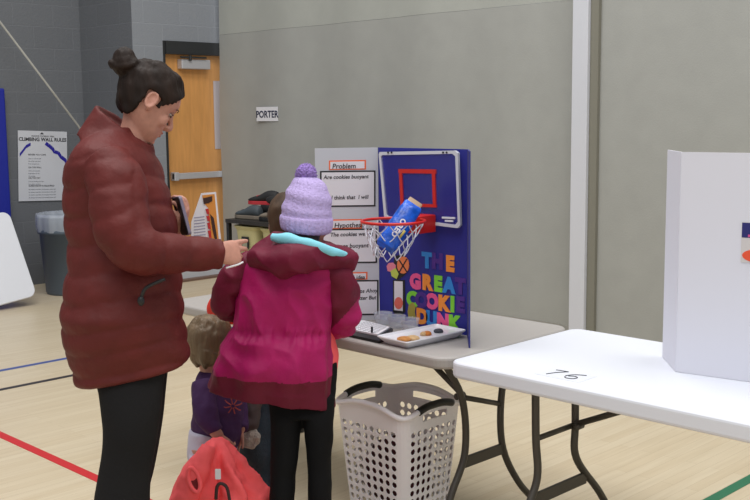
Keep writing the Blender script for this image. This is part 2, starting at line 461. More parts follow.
# leaning white folded table
t = thing('folded_table', (3.4, 8.45, 0), 'white folding table folded up and leaning on its side against the wall', 'table')
ex = Vector((1, 0, 0)); ey = Vector((-0.12, 0.33, 0.94)).normalized(); ez = ex.cross(ey).normalized()
ex = ey.cross(ez)
br_ = ony(35, 297, 8.3)
org = br_ - ex * 0.6 + ey * 0.38
org.z = max(org.z, 0.36)
build('tabletop', MB().add(prism(rrect(1.2, 0.76, 0.07), org, ex, ey, ez, 0.045)), M_white, parent=t, bevel=0.008)
build('leg', MB().add(tube([org + ex * 0.3 - ey * 0.28 - ez * 0.02, org + ex * 0.3 + ey * 0.28 - ez * 0.02], 0.013)), M_leg, parent=t)
build('leg', MB().add(tube([org - ex * 0.4 - ey * 0.28 - ez * 0.02, org - ex * 0.4 + ey * 0.28 - ez * 0.02], 0.013)), M_leg, parent=t)

# trash can
tc_ = Vector((4.72, 8.66, 0))
t = thing('trash_can', tc_, 'round slate grey trash can with a clear bag liner, behind the woman', 'trash can')
def vloft(c, rows, n=40, cap=True):
    return loft([[c + UP * z, Vector((r, 0, 0)), Vector((0, r, 0))] for z, r in rows], n, 1, cap=cap)
build('body', MB().add(vloft(tc_, [(0.0, 0.225), (0.02, 0.235), (0.55, 0.27), (0.552, 0.285), (0.58, 0.287), (0.60, 0.275), (0.69, 0.28), (0.70, 0.27), (0.5, 0.26), (0.05, 0.22)])), mat('slate_plastic', (82, 94, 106), 0.5), parent=t, smooth=True)
def lin_d(i, th, p): return 0.008 * math.sin(th * 11) + 0.006 * math.sin(th * 23)
build('bag_liner', MB().add(loft([[tc_ + UP * z, Vector((r, 0, 0)), Vector((0, r, 0))] for z, r in [(0.57, 0.286), (0.63, 0.295), (0.70, 0.293), (0.73, 0.285), (0.72, 0.265), (0.6, 0.25)]], 64, 1, lin_d, cap=False)), mat('clear_bag', (205, 212, 225), 0.25, alpha=0.45), parent=t, smooth=True)

tag(build('door_stop', MB().add(prism([(0, 0), (0.1, 0), (0, 0.04)], ony(180, 291, 8.2).xyz * 1.0, Vector((1, 0, 0)), UP, Vector((0, 1, 0)), 0.04)), M_black, base=(ony(180, 291, 8.2).x, 8.2, 0)), 'small black rubber door stop on the floor before the wooden door', 'door stop')

# ------------------------------------------------------------------ lost and found cart
t = thing('storage_cart', (5.0, 6.2, 0), 'low black storage cart with shoes piled on its top beside the curtain', 'cart')
CX0, CX1, CY0, CY1 = 4.93, 5.38, 5.45, 6.60
build('top_shelf', MB().add(box(CX0 - 0.01, CX1 + 0.01, CY0, CY1, 0.755, 0.785)), mat('black_laminate', (40, 37, 34), 0.5), parent=t, bevel=0.004)
build('back_panel', MB().add(box(CX1 - 0.02, CX1, CY0 + 0.03, CY1 - 0.03, 0.08, 0.74)), M_black, parent=t)
for z in (0.05, 0.48):
    build('shelf', MB().add(box(CX0, CX1 - 0.03, CY0 + 0.03, CY1 - 0.03, z, z + 0.02)), M_black, parent=t)
for x in (CX0 + 0.015, CX1 - 0.035):
    for y in (CY0 + 0.015, CY1 - 0.015):
        build('leg', MB().add(box(x - 0.015, x + 0.015, y - 0.015, y + 0.015, 0, 0.755)), M_black, parent=t)
# bins
def make_bin():
    t = thing('storage_bin', (0, 0, 0), 'x', 'bin', 'cream bins on the cart shelf')
    a = Vector((0, 0, 0))
    build('tub', MB().add(loft([[a + UP * z, Vector((xx, 0, 0)), Vector((0, yy, 0))] for z, xx, yy in [(0, 0.15, 0.115), (0.2, 0.17, 0.135), (0.22, 0.185, 0.15), (0.232, 0.185, 0.15), (0.225, 0.165, 0.13), (0.02, 0.145, 0.11)]], 48, 1, power=6)), mat('cream_plastic', (196, 188, 138), 0.55), parent=t, smooth=False)
    lb = build('label', MB().add(box(-0.178, -0.170, -0.05, 0.03, 0.06, 0.15)), M_ink, parent=t)
    build('label_card', MB().add(box(-0.181, -0.1785, -0.04, 0.02, 0.075, 0.135)), mat('card_grey', (150, 150, 130), 0.8), parent=lb)
    return t
b0 = make_bin()
b0.location = (5.13, 6.41, 0.505); b0['label'] = 'cream plastic bin on the cart, the leftmost one'
copy_tree(b0, (5.13, 6.09, 0.505), 0, 'cream plastic bin on the cart, right of the leftmost one')
copy_tree(b0, (5.13, 5.77, 0.505), 0, 'cream plastic bin on the cart behind the hatted girl')
# shoes
def make_shoe(cm, sm, lm):
    t = thing('sneaker', (0, 0, 0), 'x', 'shoe', 'lost shoes piled on the cart')
    def r(y, zc, a, h): return [Vector((0, y, zc)), Vector((a, 0, 0)), Vector((0, 0, h))]
    build('upper', MB().add(loft([r(-0.13, 0.05, 0.02, 0.02), r(-0.12, 0.06, 0.035, 0.04), r(-0.07, 0.065, 0.04, 0.045), r(-0.02, 0.06, 0.04, 0.042), r(0.04, 0.045, 0.045, 0.028), r(0.10, 0.038, 0.045, 0.02), r(0.14, 0.034, 0.02, 0.008)], 24, 3)), cm, parent=t, smooth=True)
    build('sole', MB().add(prism([(0.0, 0.15), (0.035, 0.13), (0.05, 0.08), (0.042, 0), (0.04, -0.1), (0.025, -0.14), (-0.025, -0.14), (-0.04, -0.1), (-0.042, 0), (-0.05, 0.08), (-0.035, 0.13)][::-1], Vector((0, 0, 0)), Vector((1, 0, 0)), Vector((0, 1, 0)), UP, 0.028)), sm, parent=t, bevel=0.004)
    build('laces', MB().add(tube([(-0.03, 0.02, 0.07), (0.03, 0.05, 0.07), (-0.03, 0.05, 0.066), (0.03, 0.08, 0.06)], 0.004)), lm, parent=t, smooth=True)
    return t
mg = mat('shoe_grey', (66, 74, 80), 0.7); mr = mat('shoe_red', (170, 40, 50), 0.7); mw = mat('shoe_white', (190, 190, 188), 0.7); mk = mat('shoe_black', (26, 26, 28), 0.7); mt = mat('shoe_taupe', (120, 110, 98), 0.8)
specs = [(mg, mt, mk, 5.04, 6.45, 0, 0.08, 'dark grey sneaker at the left end of the shoe pile, toe to the left'),
         (mt, mk, mk, 5.04, 6.14, 0, 0.15, 'taupe shoe lying at the front of the shoe pile'),
         (mk, mw, mg, 5.04, 5.83, 0, 3.0, 'black shoe with white sole at the right end of the shoe pile'),
         (mk, mk, mg, 5.26, 6.43, 0, 3.1, 'black sneaker at the back left of the shoe pile'),
         (mw, mk, mr, 5.26, 6.11, 0, 0.1, 'white shoe at the back of the shoe pile'),
         (mk, mw, mr, 5.26, 5.80, 0, -0.05, 'black shoe at the back right of the shoe pile'),
         (mk, mr, mr, 5.10, 6.33, 0.112, 0.3, 'black shoe with red sole and laces lying on top of the pile'),
         (mw, mt, mk, 5.08, 5.84, 0.112, 2.8, 'white and tan sneaker lying on top of the pile, near the boy')]
for a, b, c_, x, y, dz, rz, lb in specs:
    s = make_shoe(a, b, c_); s.location = (x, y, 0.787 + dz); s.rotation_euler = (0, 0, rz); s['label'] = lb
tag(build('winter_glove', (lambda m_: m_.add(ellipsoid((5.05, 6.15, 0.945), 0.05, 0.08, 0.035)).add(tube([(5.05, 6.04, 0.93), (5.02, 5.99, 0.935), (5.01, 5.965, 0.93)], [0.02, 0.02, 0.014])).add(tube([(5.07, 6.04, 0.93), (5.08, 5.99, 0.94), (5.08, 5.965, 0.93)], [0.02, 0.02, 0.014])).add(tube([(5.03, 6.12, 0.93), (4.99, 6.10, 0.94)], [0.022, 0.015])))(MB()), mk, base=(5.16, 6.15, 0.79), smooth=True), 'black winter glove lying on top of the shoe pile', 'glove')

# ------------------------------------------------------------------ folding tables
def folding_table(name, y0, y1, x0, x1, topm, legs, rad, label):
    c = Vector(((x0 + x1) / 2, (y0 + y1) / 2, 0))
    t = thing(name, c, label, 'table'); thk = 0.045 if legs[0][2] else 0.058
    build('tabletop', MB().add(prism(rrect(x1 - x0, y1 - y0, rad, 8), c + UP * (0.74 - thk), Vector((1, 0, 0)), Vector((0, 1, 0)), UP, thk)), topm, parent=t, bevel=0.012, smooth=False)
    for (ly, sgn, full) in legs:
        for which in (0, 1):
            xs = [x0 + 0.10, x0 + 0.20, x0 + 0.215, x0 + 0.135, x0 + 0.05] if which == 0 else [x1 - 0.25, x1 - 0.325, x1 - 0.325, x1 - 0.22, x1 - 0.08]
            if full == 0:
                xs = [x0 + 0.12, x0 + 0.125, x0 + 0.135, x0 + 0.075, x0 + 0.02] if which == 0 else [x0 + 0.352, x0 + 0.355, x0 + 0.365, x0 + 0.52, x0 + 0.66]
                zs = [0.695, 0.50, 0.36, 0.24, 0.01] if which == 0 else [0.695, 0.5, 0.37, 0.2, 0.01]
            else:
                zs = [0.695, 0.54, 0.34, 0.19, 0.01] if which == 0 else [0.695, 0.54, 0.32, 0.14, 0.01]
            lg = build('leg', MB().add(tube([(x, ly, z) for x, z in zip(xs, zs)], 0.0135, n=12, seg=8)), M_leg, parent=t, smooth=True)
            build('foot_cap', MB().add(tube([(xs[-1], ly, 0.0), (xs[-1] , ly, 0.03)], 0.017, n=12)), M_black, parent=lg)
        xa, xb = (x0 + 0.13, x0 + 0.36) if full == 0 else (x0 + 0.20, x1 - 0.325)
        zb = 0.495 if full == 0 else 0.55
        zc = zb if full == 0 else 0.475
        build('upper_crossbar', MB().add(tube([(xa, ly, zb), (xb, ly, zc)], 0.010, n=10)), M_leg, parent=t, smooth=True)
        zl = 0.285 if full == 0 else 0.30
        xl0, xl1 = (x0 + 0.105, x0 + 0.425) if full == 0 else (x0 + 0.205, x1 - 0.32)
        build('lower_crossbar', MB().add(box(xl0, xl1, ly - 0.006, ly + 0.006, zl - 0.022, zl + 0.022)), M_leg, parent=t, bevel=0.004)
        xq = xa + 0.01 if full else (xa + xb) / 2 + 0.10
        br = build('brace', MB().add(tube([(xq, ly, zb), (xq, ly + sgn * (0.22 if full else 0.42), 0.688)], 0.011, n=10)), M_leg, parent=t, smooth=True)
        build('hinge', MB().add(tube([(xq - 0.02, ly + sgn * 0.02, zb), (xq + 0.02, ly + sgn * 0.02, zb)], 0.013, n=10)), M_leg, parent=br, smooth=True)
    return t
folding_table('folding_table', 2.335, 4.05, 2.66, 3.42, M_greyp, [(2.43, 1, 1), (3.9, -1, 1)], 0.075, 'grey folding table carrying the blue science fair board')
wt = folding_table('folding_table', 0.50, 2.325, 2.655, 3.415, M_white, [(2.04, -1, 0), (0.75, 1, 0)], 0.05, 'white folding table marked 76 with the blank white board on it')
# taped number 76
nt_ = thing('table_number', onz(566, 376, 0.7405), 'taped paper with handwritten number 76 on the white table', 'sign')
c = onz(566, 375, 0.7405)
build('tape', MB().add(box(c.x - 0.055, c.x + 0.05, c.y - 0.085, c.y + 0.085, 0.7402, 0.7408)), mat('clear_tape', (222, 225, 234), 0.35), parent=nt_)
M_pen = mat('marker', (60, 62, 70), 0.7)
def stroke(pts, r=0.0016): return tube([c + Vector((y_, -x_, 0.0012)) for x_, y_ in pts], r, n=6)
build('digit', MB().add(stroke([(-0.06, 0.03), (-0.045, 0.034), (-0.015, 0.036)])).add(stroke([(-0.015, 0.036), (-0.04, 0.0), (-0.052, -0.035)])), M_pen, parent=nt_, smooth=True)
build('digit', MB().add(stroke([(0.055, 0.035), (0.022, 0.018), (0.008, -0.012), (0.022, -0.034), (0.045, -0.03), (0.05, -0.01), (0.035, 0.0), (0.016, -0.01)])), M_pen, parent=nt_, smooth=True)

# white trifold on the white table
t = thing('display_board', (3.06, 1.6, 0.74), 'blank white trifold display board seen from behind on the white table', 'display board')
M_tri = mat('white_corrugated', (222, 222, 232), 0.7)
zt = 0.741; zh = 0.741 + 0.71
A = Vector((3.038, 1.674, 0)); Wg = onz(663, 357, 0.741); B_ = Vector((3.12, 1.17, 0)); C_ = Vector((3.33, 1.05, 0))
build('side_panel', MB().add(slab((Wg.x, Wg.y), (A.x, A.y), 0.005, zt, zh)), M_tri, parent=t)
build('centre_panel', MB().add(slab((A.x, A.y), (B_.x, B_.y), 0.005, zt, zh)), M_tri, parent=t)
build('side_panel', MB().add(slab((B_.x, B_.y), (C_.x, C_.y), 0.005, zt, zh)), M_tri, parent=t)
d_ = (B_ - A).normalized(); n_ = d_.cross(UP)
if n_.x > 0: n_ = -n_
def at_panel(u, v):
    r = ray(u, v); k = (A - CAMP).dot(n_) / r.dot(n_); return CAMP + r * k
q0 = at_panel(741, 262); q1 = at_panel(742, 222)
hh = q1.z - q0.z
st = thing('product_sticker', q0, 'blue white and orange printed label stuck on the blank white board', 'label')
q0 = q0 + n_ * 0.004
wd = hh * 0.8
def pr(x0, x1, y0, y1, k=0.001): return prism([(x0, y0), (x1, y0), (x1, y1), (x0, y1)], q0, d_, UP, n_, k)
build('backing', MB().add(pr(0, wd, 0, hh)), mat('label_white', (210, 205, 205), 0.5), parent=st)
build('blue_band', MB().add(pr(0.001, wd - 0.001, hh * 0.62, hh * 0.99, 0.0015)), mat('label_navy', (34, 36, 110), 0.5), parent=st)
build('pink_mark', MB().add(pr(0.02, wd - 0.02, hh * 0.64, hh * 0.70, 0.002)), mat('label_pink', (210, 80, 140), 0.5), parent=st)
build('orange_fruit', MB().add(prism([(0.004 + wd * 0.45 * (1 + math.cos(a)), hh * 0.18 + hh * 0.16 * math.sin(a)) for a in [2 * PI * k / 20 for k in range(20)]], q0, d_, UP, n_, 0.002)), mat('label_orange', (235, 85, 50), 0.5), parent=st)
build('grey_figure', MB().add(pr(wd * 0.45, wd * 0.75, hh * 0.34, hh * 0.52, 0.002)), mat('label_grey', (150, 145, 150), 0.5), parent=st)

# ------------------------------------------------------------------ the science fair board
PX_ = 3.01
board = thing('science_board', (3.0, 2.77, 0.74), 'trifold science fair board with royal blue centre panel titled THE GREAT COOKIE DUNK', 'display board')
zb0, zb1 = 0.742, 1.447
build('centre_panel', MB().add(slab((PX_, 3.000), (PX_, 2.530), 0.006, zb0, zb1)), M_blue, parent=board)
LW = (2.800, 3.150)
build('side_panel', MB().add(slab((PX_ - 0.004, 3.002), LW, 0.006, zb0, zb1)), M_foam, parent=board)
build('side_panel', MB().add(slab((2.850, 2.388), (PX_ - 0.004, 2.527), 0.006, zb0, zb1)), mat('dark_blue_panel', (45, 46, 120), 0.7), parent=board)
LC = [('T', 427, 267, 'sky'), ('H', 437.5, 268, 'pur'), ('E', 450, 270.5, 'ora'),
      ('G', 415.5, 288, 'pin'), ('R', 427, 289, 'ora'), ('E', 438, 290.5, 'gre'), ('A', 449, 292, 'sky'), ('T', 460.5, 293, 'pur'),
      ('C', 412, 305.5, 'gre'), ('O', 421.5, 306.5, 'pur'), ('O', 432, 308, 'pin'), ('K', 443.5, 310, 'ora'), ('I', 452.5, 311, 'gre'), ('E', 460.5, 311.5, 'pur'),
      ('D', 422, 323, 'ora'), ('U', 431.5, 325.5, 'sky'), ('N', 443, 328, 'pin'), ('K', 454, 330, 'gre')]
LM = {'sky': mat('letter_blue', (50, 140, 220), 0.7), 'pur': mat('letter_purple', (78, 44, 140), 0.7), 'ora': mat('letter_orange', (245, 150, 60), 0.7),
      'pin': mat('letter_pink', (238, 90, 150), 0.7), 'gre': mat('letter_green', (130, 215, 60), 0.7)}
for ch, u, v, k in LC:
    p = onx(u, v, PX_ - 0.0045)
    text('letter', ch, p, Vector((0, -1, 0)), UP, 0.078, LM[k], board, bold=0.0055, depth=0.0012, align='CENTER')
# cut-outs: glass of milk, ball and cookie
def cut(name, px, m, k=0.001, par=board):
    pts = [onx(u, v, PX_ - 0.0035) for u, v in px]; o_ = Vector((PX_ - 0.0035, 0, 0))
    return build(name, MB().add(prism([(-p.y, p.z) for p in pts], o_, Vector((0, -1, 0)), UP, Vector((-1, 0, 0)), k)), m, parent=par)
def circ(u, v, ru, rv, n=20): return [(u + ru * math.cos(2 * PI * i / n), v + rv * math.sin(2 * PI * i / n)) for i in range(n)][::-1]
g = cut('milk_glass', [(393, 280), (405, 280), (405.5, 312), (402, 315), (395, 314), (393, 311)], M_black)
cut('milk', [(394.5, 281), (403, 281.5), (403, 311), (394.5, 310)], M_paper, 0.002, g)
cut('cookie_cutout', circ(399, 303, 4.2, 6), mat('cutout_cookie', (225, 110, 95), 0.8), 0.003, g)
g = cut('dark_backing', [(395, 256), (404, 254), (410, 264), (405, 275), (398, 280), (392, 277)], M_black, 0.0015)
bl = cut('ball_cutout', circ(403.5, 265, 6, 8.6), mat('cutout_ball', (228, 130, 80), 0.8), 0.003, g)
cut('ball_seam', [(398.5, 259), (399.5, 258.5), (408, 271.5), (407, 272)], M_ink, 0.004, bl)
cut('ball_seam', [(407, 258.5), (408, 259), (400.5, 272), (399.5, 271.5)], M_ink, 0.004, bl)
g = cut('hand_cutout', [(387, 266), (389, 263), (393, 262.5), (396, 265), (396, 270), (392, 272), (388, 271)], mat('cutout_pink', (222, 130, 150), 0.8), 0.0025)
cut('yellow_piece', [(391, 271), (396, 268), (399, 274), (397, 279), (392, 276)], mat('cutout_lime', (190, 205, 90), 0.8), 0.003, g)
g = cut('small_character', [(409, 305), (413, 302), (416, 306), (415, 312), (416, 318), (409, 318), (408, 312)], mat('cutout_olive', (170, 160, 70), 0.8), 0.0025)
# cards on the left wing
a3 = Vector((LW[0], LW[1], 0)); b3 = Vector((PX_ - 0.004, 3.002, 0)); dw = (b3 - a3).normalized(); nw = dw.cross(UP)
if nw.dot(CAMP - a3) < 0: nw = -nw
a3 = a3 + nw * 0.0035
def onw(u, v, off=0):
    r = ray(u, v); k = (a3 + nw * off - CAMP).dot(nw) / r.dot(nw); return CAMP + r * k
def card(name, px, m, k, off=0, par=board):
    pts = [onw(u, v) for u, v in px]
    poly = [((p - a3).dot(dw), p.z) for p in pts]
    return build(name, MB().add(prism(poly, Vector((a3.x, a3.y, 0)), dw, UP, nw, k)), m, parent=par)
def rect(u0, v0, u1, v1): return [(u0, v0), (u1, v0 - 0.6), (u1, v1 - 0.6), (u0, v1)]
def hand(txt, u, v, size, par, k=0.004):
    p = onw(u, v) + nw * k
    text('handwriting', txt, p, dw, UP + dw * 0.0, size, M_ink, par, bold=0.0004, depth=0.0003, shear=0.15)
for (r1, r2, head, hp, lines) in [
    ((329, 160.5, 366, 170), (320, 171, 375.5, 207), 'Problem', (332, 168.6), [('Are cookies buoyant', 323.5, 179, 0.0215), ('I think that  I will', 331, 199.5, 0.022)]),
    ((331, 219.5, 362, 229), (322, 229, 377, 263.5), 'Hypothesis', (334, 227.8), [('The cookies we eat', 330, 236.5, 0.022), ('are buoyant', 340, 248, 0.024)]),
    ((340, 272.5, 367.5, 280), (325, 280.5, 378.5, 315.5), 'idea', (356, 279), [('Chips Ahoy', 352, 293, 0.022), ('Nutter But', 352, 300, 0.022)])]:
    hc = card('heading_card', rect(*r1), M_orange, 0.001)
    ii = card('heading_paper', rect(r1[0] + 1.3, r1[1] + 1.3, r1[2] - 1.6, r1[3] - 1.0), M_paper, 0.002, par=hc)
    hand(head, hp[0], hp[1], 0.028 if head != 'idea' else 0.022, hc, 0.0025)
    tc2 = card('text_card', rect(*r2), M_black, 0.001)
    card('text_paper', rect(r2[0] + 1.6, r2[1] + 1.5, r2[2] - 1.6, r2[3] - 1.5), M_paper, 0.002, par=tc2)
    for l, u, v, s_ in lines: hand(l, u, v, s_, tc2, 0.0025)

# mini basketball hoop
hoop = thing('basketball_hoop', (2.97, 2.77, 1.15), 'mini basketball hoop with red rim and white net hung on the blue board', 'basketball hoop')
bx = PX_ - 0.022
def P2(u, v): p = onx(u, v, bx); return (-p.y, p.z)
outer = [P2(381, 152), P2(456, 150.5), P2(459, 153), P2(461.5, 225), P2(459, 228), P2(387, 219), P2(385.5, 217), P2(380, 154)]
cen = (sum(p[0] for p in outer) / 8, sum(p[1] for p in outer) / 8)
o_ = Vector((bx, 0, 0)); eyb = Vector((0, -1, 0)); exn = Vector((-1, 0, 0))
build('backboard', MB().add(prism(outer, o_, eyb, UP, exn, 0.004)), mat('tinted_acrylic', (66, 66, 160), 0.12, alpha=0.45), parent=hoop)
def frame_pts(w_):
    # frame outline between outer and inset
    ins = []
    n = len(outer)
    for i, p in enumerate(outer):
        dx, dy = cen[0] - p[0], cen[1] - p[1]
        ins.append((p[0] + math.copysign(w_, dx) * 1.0, p[1] + math.copysign(w_, dy) * 1.0))
    v = [o_ + eyb * a + UP * b + exn * k for k in (-0.003, 0.008) for a, b in outer] + [o_ + eyb * a + UP * b + exn * k for k in (-0.003, 0.008) for a, b in ins]
    f = []
    for i in range(n):
        j = (i + 1) % n
        f += [(i, j, n + j, n + i), (n + i, n + j, 3 * n + j, 3 * n + i), (2 * n + i, 3 * n + i, 3 * n + j, 2 * n + j), (i, 2 * n + i, 2 * n + j, j)]
    return v, f
build('frame', MB().add(frame_pts(0.012)), mat('frame_white', (205, 208, 218), 0.4), parent=hoop)
M_red = mat('hoop_red', (200, 34, 28), 0.4)
def bar2(u0, v0, u1, v1, wpx):
    a = P2(u0, v0); b = P2(u1, v1); dx, dy = b[0] - a[0], b[1] - a[1]; L = math.hypot(dx, dy); nx, ny = -dy / L * wpx, dx / L * wpx
    return prism([(a[0] + nx, a[1] + ny), (b[0] + nx, b[1] + ny), (b[0] - nx, b[1] - ny), (a[0] - nx, a[1] - ny)], o_, eyb, UP, exn, 0.007)
build('target_square', MB().add(bar2(399.5, 171, 437, 171.5, 0.008)).add(bar2(401.5, 173.2, 403, 203, 0.008)).add(bar2(434.5, 173.6, 435.5, 204, 0.008)).add(bar2(401.5, 204.6, 437.5, 205.8, 0.006)), M_red, parent=hoop)
for u in (388, 391.5, 443, 446.5):
    build('mounting_hook', MB().add(tube([onx(u, 152.5, bx - 0.012), onx(u, 152.5, bx - 0.004)], 0.004, n=8)), M_ink, parent=hoop)
build('maker_mark', MB().add(bar2(443, 217.5, 456, 218, 0.0035)).add(bar2(446, 220.7, 454, 221, 0.0035)), M_paper, parent=hoop)
rz = 1.185
rc = Vector((2.785, 2.725, rz)); rr = 0.118
bk = onx(430, 216, bx)
build('bracket', MB().add(box(rc.x + rr - 0.01, bx - 0.004, bk.y - 0.035, bk.y + 0.035, rz - 0.055, rz + 0.012)).add(box(rc.x + rr - 0.03, bx - 0.004, bk.y - 0.02, bk.y + 0.02, rz - 0.012, rz + 0.006)), M_red, parent=hoop, bevel=0.004)
rc.y = bk.y
rimc = [rc + Vector((rr * math.cos(2 * PI * i / 40), rr * math.sin(2 * PI * i / 40), 0.0)) for i in range(40)]
rim = build('rim', MB().add(ring_tube(rimc, 0.0055)), M_red, parent=hoop, smooth=True)
# net: tapers and is dragged to one side by the package inside
def netp(i, k, N=10):
    t_ = k / 4; a = 2 * PI * (i + 0.5 * (k % 2)) / N
    r_ = rr * (1 - 0.50 * t_); cc = rc + Vector((-0.01, 0.012, -0.135)) * t_ + Vector((0, 0.0, 0))
    return cc + Vector((r_ * math.cos(a), r_ * math.sin(a), -0.01 * math.sin(a * 2) * t_))
mb = MB()
for i in range(10):
    for k in range(4):
        p = netp(i, k)
        for q in ((netp(i, k + 1), netp(i - 1, k + 1)) if k % 2 == 0 else (netp(i, k + 1), netp(i + 1, k + 1))):
            mb.add(tube([p, (p + q) / 2 + Vector((0, 0, -0.004)), q], 0.0021, n=5, seg=2))
build('net', mb, mat('net_white', (215, 218, 228), 0.7), parent=hoop, smooth=True)
# snack package
d_s = 3.86
a_ = P(414, 204, d_s + 0.02); b_ = P(384, 249, d_s - 0.02)
ax_ = (a_ - b_).normalized(); sd = ax_.cross(FWD).normalized(); th_ = ax_.cross(sd).normalized()
pk = thing('cookie_package', (a_ + b_) / 2, 'blue crinkled cookie package stuck in the net of the mini hoop', 'package')
L_ = (a_ - b_).length
rows = [(0, 0.030, 0.004), (0.04, 0.036, 0.016), (0.12, 0.039, 0.030), (0.5, 0.041, 0.034), (0.86, 0.039, 0.030), (0.95, 0.037, 0.015), (1.0, 0.032, 0.004)]
build('wrapper', MB().add(loft([[b_ + ax_ * (L_ * t_), sd * w_, th_ * h_] for t_, w_, h_ in rows], 32, 6, lambda i, th, p: 0.0035 * nz(p, 45))), mat('blue_foil', (28, 92, 205), 0.25, bump=0.3, scale=60, var=0.35, vscale=25), parent=pk, smooth=True)
def on_pack(t_, s_, k=0.0):
    ang = max(-1, min(1, s_ / 0.041)); return b_ + ax_ * (L_ * t_) + sd * s_ - th_ * (0.034 * math.sqrt(1 - ang * ang) + 0.002 + k) * (1 if (-th_).dot(CAMP - b_) > 0 else -1)
M_ly = mat('label_yellow', (200, 180, 90), 0.4)
for t_, txt, m_, s_ in ((0.62, 'OREO', M_paper, 0.028),):
    fx = -ax_; 
    text('lettering', txt, on_pack(0.62, 0.008, 0.004), fx, (fx.cross(ray(400, 225))).normalized() * -1 if (fx.cross(ray(400, 225))).dot(sd) > 0 else fx.cross(ray(400, 225)), s_, m_, pk, bold=0.001)
build('yellow_patch', MB().add(tube([on_pack(0.30, -0.024), on_pack(0.46, -0.026)], 0.005, n=6)), M_ly, parent=pk, smooth=True)
build('end_flap', MB().add(loft([[a_ - ax_ * 0.006, sd * 0.03, th_ * 0.006], [a_ + ax_ * 0.016, sd * 0.027, th_ * 0.002]], 12, 1)), mat('flap_tan', (190, 160, 130), 0.4), parent=pk)

# ------------------------------------------------------------------ things on the grey table
TZ = 0.741
def onT(u, v): return onz(u, v, TZ)
# tray
tc_ = Vector((2.832, 2.603, TZ))
ex = Vector((1, -0.05, 0)).normalized(); ey = UP.cross(ex)
tw = 0.315; thh = 0.165
t = thing('serving_tray', tc_, 'shallow white rectangular tray holding cookies on the grey table', 'tray')
v = []; f = []
prof = [(0.70, 0.0), (1.0, 0.026), (0.985, 0.030), (0.90, 0.022)]
def rr_(s_, z): return [Vector((tc_.x, tc_.y, TZ + z)) + ex * x * 1 + ey * y for x, y in rrect(tw - (1 - s_) * thh, thh * s_, 0.012, 3)]
for s_, z in prof: v += rr_(s_, z)
n = len(v) // 4
for r in range(3):
    for i in range(n): f.append((r * n + i, r * n + (i + 1) % n, (r + 1) * n + (i + 1) % n, (r + 1) * n + i))
f.append(tuple(range(n))[::-1]); f.append(tuple(range(3 * n, 4 * n)))
build('dish', MB().add((v, f)), mat('glossy_white', (228, 228, 234), 0.25), parent=t)
# cookies
def make_cookie(name, m, lab, rad=0.028):
    c = bpy.data.objects
    o = build(name, MB().add(loft([[Vector((0, 0, z)), Vector((r, 0, 0)), Vector((0, r, 0))] for z, r in [(0, rad * 0.9), (0.004, rad), (0.010, rad * 0.9), (0.014, rad * 0.5)]], 20, 3, lambda i, th, p: 0.002 * nz(p, 90))), m, smooth=True)
    tag(o, lab, 'cookie', 'cookies on the white tray'); return o
mcb = mat('cookie_brown', (190, 130, 70), 0.9, bump=0.6, scale=150, var=0.2); mct = mat('cookie_tan', (205, 170, 125), 0.9, bump=0.6, scale=150, var=0.15)
mco = mat('cookie_orange', (205, 125, 60), 0.9, bump=0.6, scale=150, var=0.2); mcd = mat('cookie_dark', (70, 72, 82), 0.9, bump=0.6, scale=150, var=0.2)
for m_, u, v, r_, lb in [(mcb, 404, 339, 0.026, 'golden brown cookie at the left end of the white tray'), (mct, 412.5, 338, 0.026, 'pale tan cookie touching the golden brown one on the tray'),
                     (mco, 427, 333.5, 0.017, 'small orange brown cookie in the middle of the tray'), (mcd, 438.5, 331, 0.018, 'small dark grey cookie toward the right end of the tray'), (mct, 423.5, 334, 0.012, 'tan cookie crumb left of the orange brown cookie')]:
    c_ = make_cookie('cookie', m_, lb, r_); q = onz(u, v, TZ + 0.028); c_.location = (q.x, q.y, TZ + 0.0225)
# clear cups
def make_cup():
    o = build('clear_cup', MB().add(loft([[Vector((0, 0, z)), Vector((r, 0, 0)), Vector((0, r, 0))] for z, r in [(0.0, 0.028), (0.002, 0.030), (0.045, 0.038), (0.048, 0.040), (0.045, 0.036), (0.004, 0.027)]], 28, 1)), mat('clear_plastic', (225, 230, 240), 0.08, alpha=0.26), smooth=True)
    return o
c0 = make_cup(); tag(c0, 'x', 'cup', 'clear plastic cups behind the tray')
for i, (u, v, lb) in enumerate([(415, 325, 'low clear plastic cup behind the tray, the left one'), (430, 325, 'low clear plastic cup behind the tray, between the two others'), (444, 325, 'low clear plastic cup behind the tray, the right one')]):
    o = c0 if i == 0 else c0.copy()
    if i: col.objects.link(o)
    o.location = (2.952 - 0.01 * i, 2.925 - 0.083 * i, TZ); o['label'] = lb
